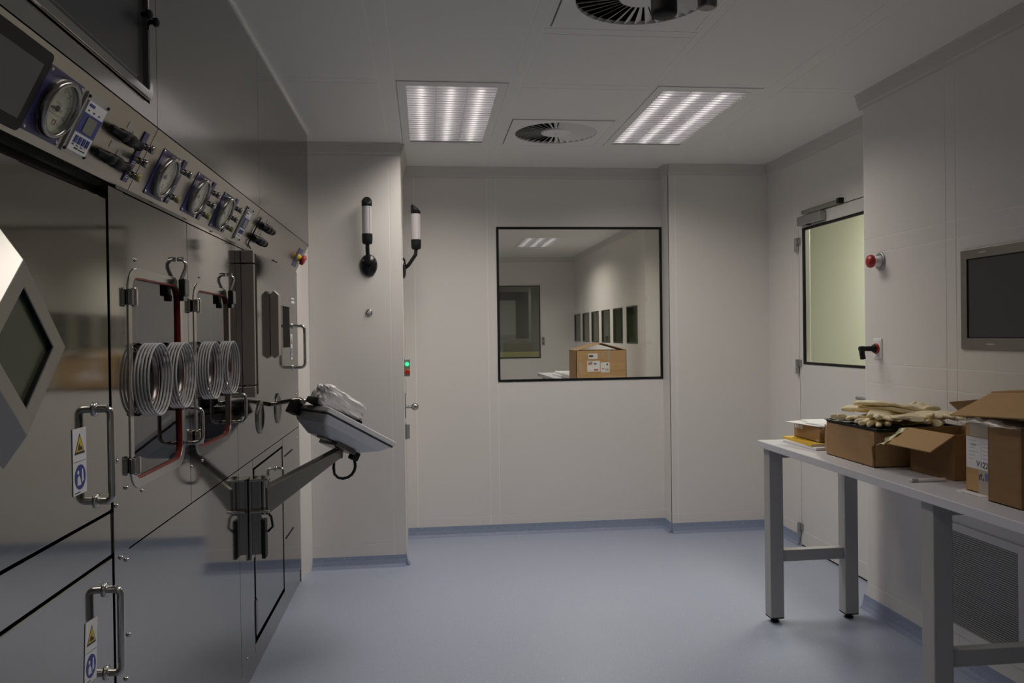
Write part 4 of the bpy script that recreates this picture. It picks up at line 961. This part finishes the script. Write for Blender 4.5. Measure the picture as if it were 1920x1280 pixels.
# small carton with sheets on top
def carton(name, x0, x1, y0, y1, z0, h, label, mat='card', th=.005, closed=False, rot=0):
    t = place(name, (x0 + x1) / 2, (y0 + y1) / 2, z0, label, 'box')
    M = WM[t.name] @ Matrix.Rotation(math.radians(rot), 4, 'Z'); hx, hy = (x1 - x0) / 2, (y1 - y0) / 2
    b = B(); b.box(-hx, hx, -hy, -hy + th, 0, h); b.box(-hx, hx, hy - th, hy, 0, h); b.box(-hx, -hx + th, -hy + th, hy - th, 0, h); b.box(hx - th, hx, -hy + th, hy - th, 0, h); b.box(-hx, hx, -hy, hy, 0, th)
    if closed: b.box(-hx, hx, -hy, hy, h - th, h)
    link('body', b, t, M, mat, bev=.0012)
    return t, M, hx, hy
zs = ZT + .0235
t, M, hx, hy = carton('small_carton', 1.782, 1.985, 3.415, 3.665, zs, .073, 'small closed cardboard box standing on the yellow folder', 'card', closed=True)
b = B(); b.box(-hx - .0008, -hx, .04, .115, .045, .062, 0); b.box(-hx - .0012, -hx, .05, .075, .049, .058, 1); link('label', b, t, M, ['paper', 'grey_plastic'])
b = B(); b.box(-hx - .0008, -hx, -.115, -.085, .004, .012); link('tape', b, t, M, 'tape')
sheets = [(1.86, 3.52, 12, .0), (1.90, 3.50, -6, .0012), (1.925, 3.44, 20, .0024)]
for k, (x, y, a, dz) in enumerate(sheets):
    lab = ['white paper sheet, lowest of three on the small carton', 'white paper sheet, middle of three on the small carton', 'white paper sheet, topmost of three on the small carton'][k]
    t = place('paper_sheet', x, y, zs + .074 + dz, lab, 'paper')
    b = B(); nx = 8; vs = [[b.bm.verts.new((-.105 + .21 * i / nx, -.15 + .30 * j / nx, .006 * (abs(j - nx / 2) / (nx / 2)) ** 3 * (1 if k == 1 else .3))) for j in range(nx + 1)] for i in range(nx + 1)]
    for i in range(nx):
        for j in range(nx): b.face([vs[i][j], vs[i + 1][j], vs[i + 1][j + 1], vs[i][j + 1]], 0, True)
    so = link('sheet', b, t, Rz(x, y, zs + .074 + dz, a), 'paper', solid=.0006)
    if k == 2:
        b = B(); b.box(-.04, .03, .02, .024, 0.001, .0013); b.box(-.05, -.01, -.03, -.024, .001, .0013); link('print', b, so, Rz(x, y, zs + .074 + dz, a), 'grey_plastic')
# wide carton with black tray and gloves
t, M, hx, hy = carton('wide_carton', 1.724, 2.09, 2.88, 3.245, ZT, .140, 'low wide cardboard box holding up the gloves', 'card')
b = B(); b.prism([(-hx - .002, .0), (-hx + .003, .0), (-hx + .003, .095), (-hx - .010, .08)], -hy - .0015, -hy + .002, 0, M @ frame((0, 0, 0), (1, 0, 0), (0, 0, 1), (0, -1, 0)) @ Matrix.Translation((0, 0, 2 * hy - .002))); link('torn_corner', b, t, None, 'card_dark')
b = B(); b.prism([(-.012, .002), (.0, .0), (-.004, .09)], -hx - .0009, -hx - .0001, 0, M @ frame((0, -hy + .012, .0), (0, 1, 0), (0, 0, 1), (1, 0, 0))); link('corner_split', b, t, None, 'void')
fb = B(); fb.box(-.002, .002, 0, .085, .003, .115); link('flap', fb, t, M @ Matrix.Translation((-hx + .004, hy, .005)) @ Matrix.Rotation(math.radians(-22), 4, 'Z'), 'card')
fb = B(); fb.box(-.165, .165, -.003, 0, 0, .12); link('flap', fb, t, M @ Matrix.Translation((.0, hy, .138)) @ Matrix.Rotation(math.radians(-120), 4, 'X'), 'card')
t = place('black_tray', 1.905, 3.06, ZT + .140, 'shallow black plastic tray lying across the wide carton', 'tray')
M = Rz(1.905, 3.065, ZT + .1405, 0)
b = B(); b.prism(rrect(-.175, .185, -.21, .20, .02), 0, .004); ringprism(b, rrect(-.178, .188, -.213, .203, .022), rrect(-.170, .180, -.205, .195, .018), 0, .010); link('tray_shell', b, t, M, 'black', bev=.002)
link('tray_rim', ringprism(B(), rrect(-.184, .194, -.219, .209, .024), rrect(-.170, .180, -.205, .195, .018), .009, .012), t, M, 'black')
# gloves: long cream gauntlets with five fingers
def glove(x, y, z, ang, ln, label, seed, curl=0.0, wid=.062, thick=.0115, tilt=0.0):
    rnd = random.Random(seed)
    b = B()
    # sleeve and palm
    n = 14; path = []; rx = []; ry = []
    for i in range(n + 1):
        u = i / n
        path.append((ln * (u - .5), .018 * math.sin(u * 5 + seed) + curl * (u - .5) ** 2, thick + .006 * math.sin(u * 7 + seed * 2)))
        w_ = wid * (1.05 - .42 * min(1, u / .72)) if u < .72 else wid * (.63 + .25 * math.sin((u - .72) / .28 * PI * .6))
        rx.append(w_ * (1 + .10 * rnd.uniform(-1, 1))); ry.append(thick * (1 + .25 * rnd.uniform(-1, 1)))
    b.tube(path, rx, 14, 0, ry=ry)
    ex = Vector(path[-1]); dr = (Vector(path[-1]) - Vector(path[-2])).normalized(); sd = Vector((-dr.y, dr.x, 0)).normalized()
    for k, (off, fl, spread) in enumerate(((-.036, .062, -.35), (-.013, .078, -.10), (.010, .080, .08), (.033, .066, .28))):
        st = ex - dr * .02 + sd * off; d2_ = (dr + sd * spread).normalized(); bend = Vector((0, 0, rnd.uniform(-.004, .012)))
        b.tube([st, st + d2_ * fl * .4 + bend * .6, st + d2_ * fl * .8 + bend, st + d2_ * fl * .97 + bend * .8, st + d2_ * fl + bend * .7], [.0125, .0125, .0115, .008, .002], 10, 0, ry=[.0105, .011, .010, .007, .002])
    st = Vector(path[-3]) + sd * -.034; d2_ = (dr * .7 - sd * .75).normalized()
    b.tube([st, st + d2_ * .03 + Vector((0, 0, .004)), st + d2_ * .058 + Vector((0, 0, .006)), st + d2_ * .068 + Vector((0, 0, .005))], [.015, .014, .011, .003], 10, 0, ry=[.012, .012, .010, .003])
    for v in b.bm.verts:
        q = v.co * 28 + Vector((seed * 3.1, 0, 0)); v.co += Vector((0, 0, .008)) * noise.noise(q) + Vector((0, .008, 0)) * noise.noise(q + Vector((5, 5, 5)))
    t = place('rubber_glove', x, y, z, label, 'glove', None)
    lo = min(v.co.z for v in b.bm.verts)
    M = Matrix.Translation((x, y, z)) @ Matrix.Rotation(math.radians(ang), 4, 'Z') @ Matrix.Rotation(math.radians(tilt), 4, 'Y') @ Matrix.Translation((0, 0, -lo))
    link('glove_skin', b, t, M, 'latex', sub=1)
    bb = B(); e0 = Vector(path[0])
    bb.tube([e0 + Vector((-.003, 0, 0)), e0 + Vector((.006, 0, 0))], rx[0] * 1.05, 14, 0, ry=ry[0] * 1.15); link('cuff_roll', bb, t, M, 'latex')
    return t
zg = ZT + .1455
glove(1.883, 2.99, zg, 175, 0.215, 'cream rubber glove lying lowest along the front edge of the tray', 1, .25, wid=.07)
glove(1.942, 3.09, zg, -20, 0.224, 'cream rubber glove lying lowest in the middle of the tray', 2, -.3, wid=.07)
glove(1.883, 3.17, zg, 160, 0.215, 'cream rubber glove lying lowest at the far edge of the tray', 3, .4, wid=.065)
glove(1.935, 2.99, zg + .022, 8, 0.206, 'cream rubber glove on the second layer towards the open carton', 4, -.5, wid=.066)
glove(1.875, 3.08, zg + .022, 195, 0.206, 'cream rubber glove on the second layer with fingers towards the room', 5, .6, wid=.07)
glove(1.942, 3.11, zg + .036, -28, 0.206, 'cream rubber glove on the third layer towards the wall', 6, .3, wid=.06)
glove(1.905, 3.03, zg + .036, 170, 0.189, 'cream rubber glove on the third layer curled across the pile', 8, -.6, wid=.062)
glove(1.927, 3.07, zg + .052, -14, 0.258, 'long cream rubber glove lying topmost on the pile', 9, .2, wid=.055, tilt=5)
# open carton with hanging flap
t, M, hx, hy = carton('open_carton', 1.832, 2.05, 2.585, 2.815, ZT, .163, 'open cardboard box with one flap hanging out and a yellowish bag inside', 'card_dark', rot=4)
fb = B(); fb.box(-.112, 0, -.118, .118, -.002, .002); link('flap', fb, t, M @ Matrix.Translation((-hx, 0, .162)) @ Matrix.Rotation(math.radians(-30), 4, 'Y'), 'card_light')
fb = B(); fb.box(0, .09, -.112, .112, -.002, .002); link('flap', fb, t, M @ Matrix.Translation((hx, 0, .162)) @ Matrix.Rotation(math.radians(-14), 4, 'Y'), 'card')
fb = B(); fb.box(-hx + .008, hx - .008, 0, .09, -.002, .002); link('flap', fb, t, M @ Matrix.Translation((0, hy + .002, .162)) @ Matrix.Rotation(math.radians(-84), 4, 'X'), 'card')
fb = B(); fb.box(-hx + .008, hx - .008, 0, .09, -.002, .002); link('flap', fb, t, M @ Matrix.Translation((0, -hy + .006, .160)) @ Matrix.Rotation(math.radians(-80), 4, 'X'), 'card')
def bag(parent_label, name, M, sx, sy, h, mat, seed, lab, x, y, z, cat='bag'):
    t = place(name, x, y, z, lab, cat)
    b = B(); n = 12; gr = []
    for i in range(n + 1):
        row = []
        for j in range(n + 1):
            u, v_ = i / n - .5, j / n - .5
            zz = h * (1 - (2 * u) ** 4) * (1 - (2 * v_) ** 4) * (.7 + .5 * noise.noise(Vector((u * 6, v_ * 6, seed)))) + .012 * noise.noise(Vector((u * 14, v_ * 14, seed)))
            row.append(b.bm.verts.new((u * sx + .012 * noise.noise(Vector((u * 9, v_ * 9, seed + 3))), v_ * sy + .012 * noise.noise(Vector((u * 9, v_ * 9, seed + 6))), zz)))
        gr.append(row)
    for i in range(n):
        for j in range(n): b.face([gr[i][j], gr[i + 1][j], gr[i + 1][j + 1], gr[i][j + 1]], 0, True)
    link('film', b, t, M, mat, solid=.001)
    return t
bag('', 'plastic_bag', M @ Matrix.Translation((0, 0, .06)), hx * 1.8, hy * 1.8, .07, 'bag', 2.2, 'yellowish plastic bag inside the open carton', 1.93, 2.70, ZT + .01)
# bag edge sticking out past the flap
t = place('plastic_film', 1.80, 2.82, ZT + .13, 'pale yellow film edge sticking out beside the hanging flap', 'film')
Mf = M @ Matrix.Translation((-hx, 0, .162)) @ Matrix.Rotation(math.radians(-30), 4, 'Y')
b = B(); n = 16; rows_ = []
for i in range(n + 1):
    u = i / n; x = -.128 + .12 * u
    rows_.append([b.bm.verts.new(Mf @ Vector((x + .004 * math.sin(k * 2 + u * 9), .112 + k * .021 + (.008 * math.sin(u * 21) if k == 2 else 0), .004 + .004 * math.sin(u * 13 + k * 1.4) - .003 * k))) for k in range(3)])
for i in range(n):
    for k in range(2): b.face([rows_[i][k], rows_[i + 1][k], rows_[i + 1][k + 1], rows_[i][k + 1]], 0, True)
link('film', b, t, None, 'film_yellow', solid=.001)
# tall labelled carton and dark carton
t, M, hx, hy = carton('tall_carton', 1.776, 2.06, 2.285, 2.430, ZT + .0015, .243, 'tall cardboard box with a white shipping label and handwriting', 'card_light')
Ml = M @ frame((-hx - .0004, 0, 0), (0, -1, 0), (0, 0, 1), (-1, 0, 0))
b = B(); b.box(-hy + .004, hy, .078, .180, 0, .0008, 0)
for k in range(6): b.box(-.055, -.055 + [.035, .05, .03, .045, .03, .02][k], .168 - k * .012, .1695 - k * .012, .0008, .0011, 1); b.box(.008, .008 + [.04, .045, .035, .03, .045, .03][k], .163 - k * .012, .1645 - k * .012, .0008, .0011, 1)
b.box(-.045, -.022, .152, .159, .0008, .001, 2)
b.box(.0, .0006, .11, .175, .0008, .001, 1)
text_into(b, 'V1221', .026, .008, .094, .0012, 3, Matrix.Rotation(math.radians(-3), 4, 'Z'), .0002)
o = link('shipping_label', b, t, Ml, ['paper', 'grey_plastic', 'tape', 'ink']); o['label'] = 'white shipping label with black handwriting'
b = B(); b.box(-.012, .035, .0, .078, 0, .0006, 0); b.box(.018, .034, .045, .070, .0006, .0009, 1); b.prism([(-.002, .045), (.002, .045), (.002, .058), (.006, .058), (0, .068), (-.006, .058), (-.002, .058)], .0006, .0009, 2); b.box(-.010, -.006, .043, .060, .0006, .0009, 2); b.box(.008, .013, .043, .052, .0006, .0009, 2)
link('tape_strip', b, t, Ml, ['tape', 'label_blue', 'ink'])
b = B(); b.box(-.05, .05, .182, .232, 0, .0007); link('clear_tape', b, t, Ml, 'tape')
t, M, hx, hy = carton('dark_carton', 1.729, 2.07, 2.128, 2.266, ZT, .243, 'dark brown cardboard box with a large roof-like open flap', 'card_dark')
def quadflap(pts, mat):
    b = B(); p = [Vector(q) for q in pts]; nn = (p[1] - p[0]).cross(p[3] - p[0]).normalized() * .002
    A = b.verts([q - nn for q in p]); C2 = b.verts([q + nn for q in p])
    b.face(A); b.face(C2[::-1])
    for k in range(4): b.face([A[k], A[(k + 1) % 4], C2[(k + 1) % 4], C2[k]])
    link('flap', b, t, None, mat)
quadflap([(1.752, 2.475, 1.130), (1.738, 2.02, 1.160), (1.895, 2.02, 1.236), (1.905, 2.475, 1.200)], 'card_light')
quadflap([(1.905, 2.478, 1.204), (1.895, 2.02, 1.240), (2.03, 2.02, 1.235), (2.05, 2.44, 1.212)], 'card_light')
quadflap([(1.772, 2.505, 1.170), (1.91, 2.505, 1.178), (1.90, 2.44, 1.118), (1.795, 2.44, 1.118)], 'card')
bag('', 'plastic_film', M @ Matrix.Translation((-.01, .05, .238)) , 2 * hx + .03, 2 * hy + .16, .03, 'film', 8.4, 'clear plastic film bulging out under the roof-like flap', 1.9, 2.2, ZT + .23, 'film')
# pen and paper slip
t = place('marker_pen', 1.74, 2.587, ZT, 'white pen with a grey grip lying in front of the open carton', 'pen')
Mp = frame((1.672, 2.588, ZT + .0062), (0, 0, 1), (0, -1, 0), (1, 0, 0))
b = B(); b.lathe([(.0062, .036), (.0062, .138), (.005, .141), (.0035, .142)], 14, 0, Mp); link('barrel', b, t, mats='white_plastic')
b = B(); b.lathe([(.0064, .014), (.0066, .036)], 14, 0, Mp); link('grip', b, t, mats='grey_plastic')
b = B(); b.lathe([(.0008, 0), (.0035, .006), (.0062, .014)], 14, 0, Mp); link('tip', b, t, mats='white_plastic')
t = place('paper_slip', 1.79, 2.36, ZT, 'white paper slip sticking out beneath the tall labelled carton', 'paper')
b = B(); b.prism([(1.735, 2.425), (1.738, 2.32), (1.80, 2.32), (1.90, 2.36), (1.90, 2.44), (1.79, 2.45)], ZT, ZT + .0012, 0); link('slip', b, t, mats='paper')
b = B(); b.box(1.7375, 1.741, 2.325, 2.40, ZT + .0012, ZT + .0014); link('dark_edge', b, t, mats='ink')

# repeats carry a group
for o in SC.objects:
    if o.parent is None:
        g_ = {'rubber_glove': 'rubber gloves piled on the black tray', 'paper_sheet': 'paper sheets on the small carton', 'ceiling_light': 'fluorescent ceiling lights',
              'air_diffuser': 'swirl air diffusers in the ceiling', 'signal_beacon': 'signal beacons on the cabin', 'document_folder': 'folders on the bench'}.get(o.name.split('.')[0])
        if g_: o['group'] = g_
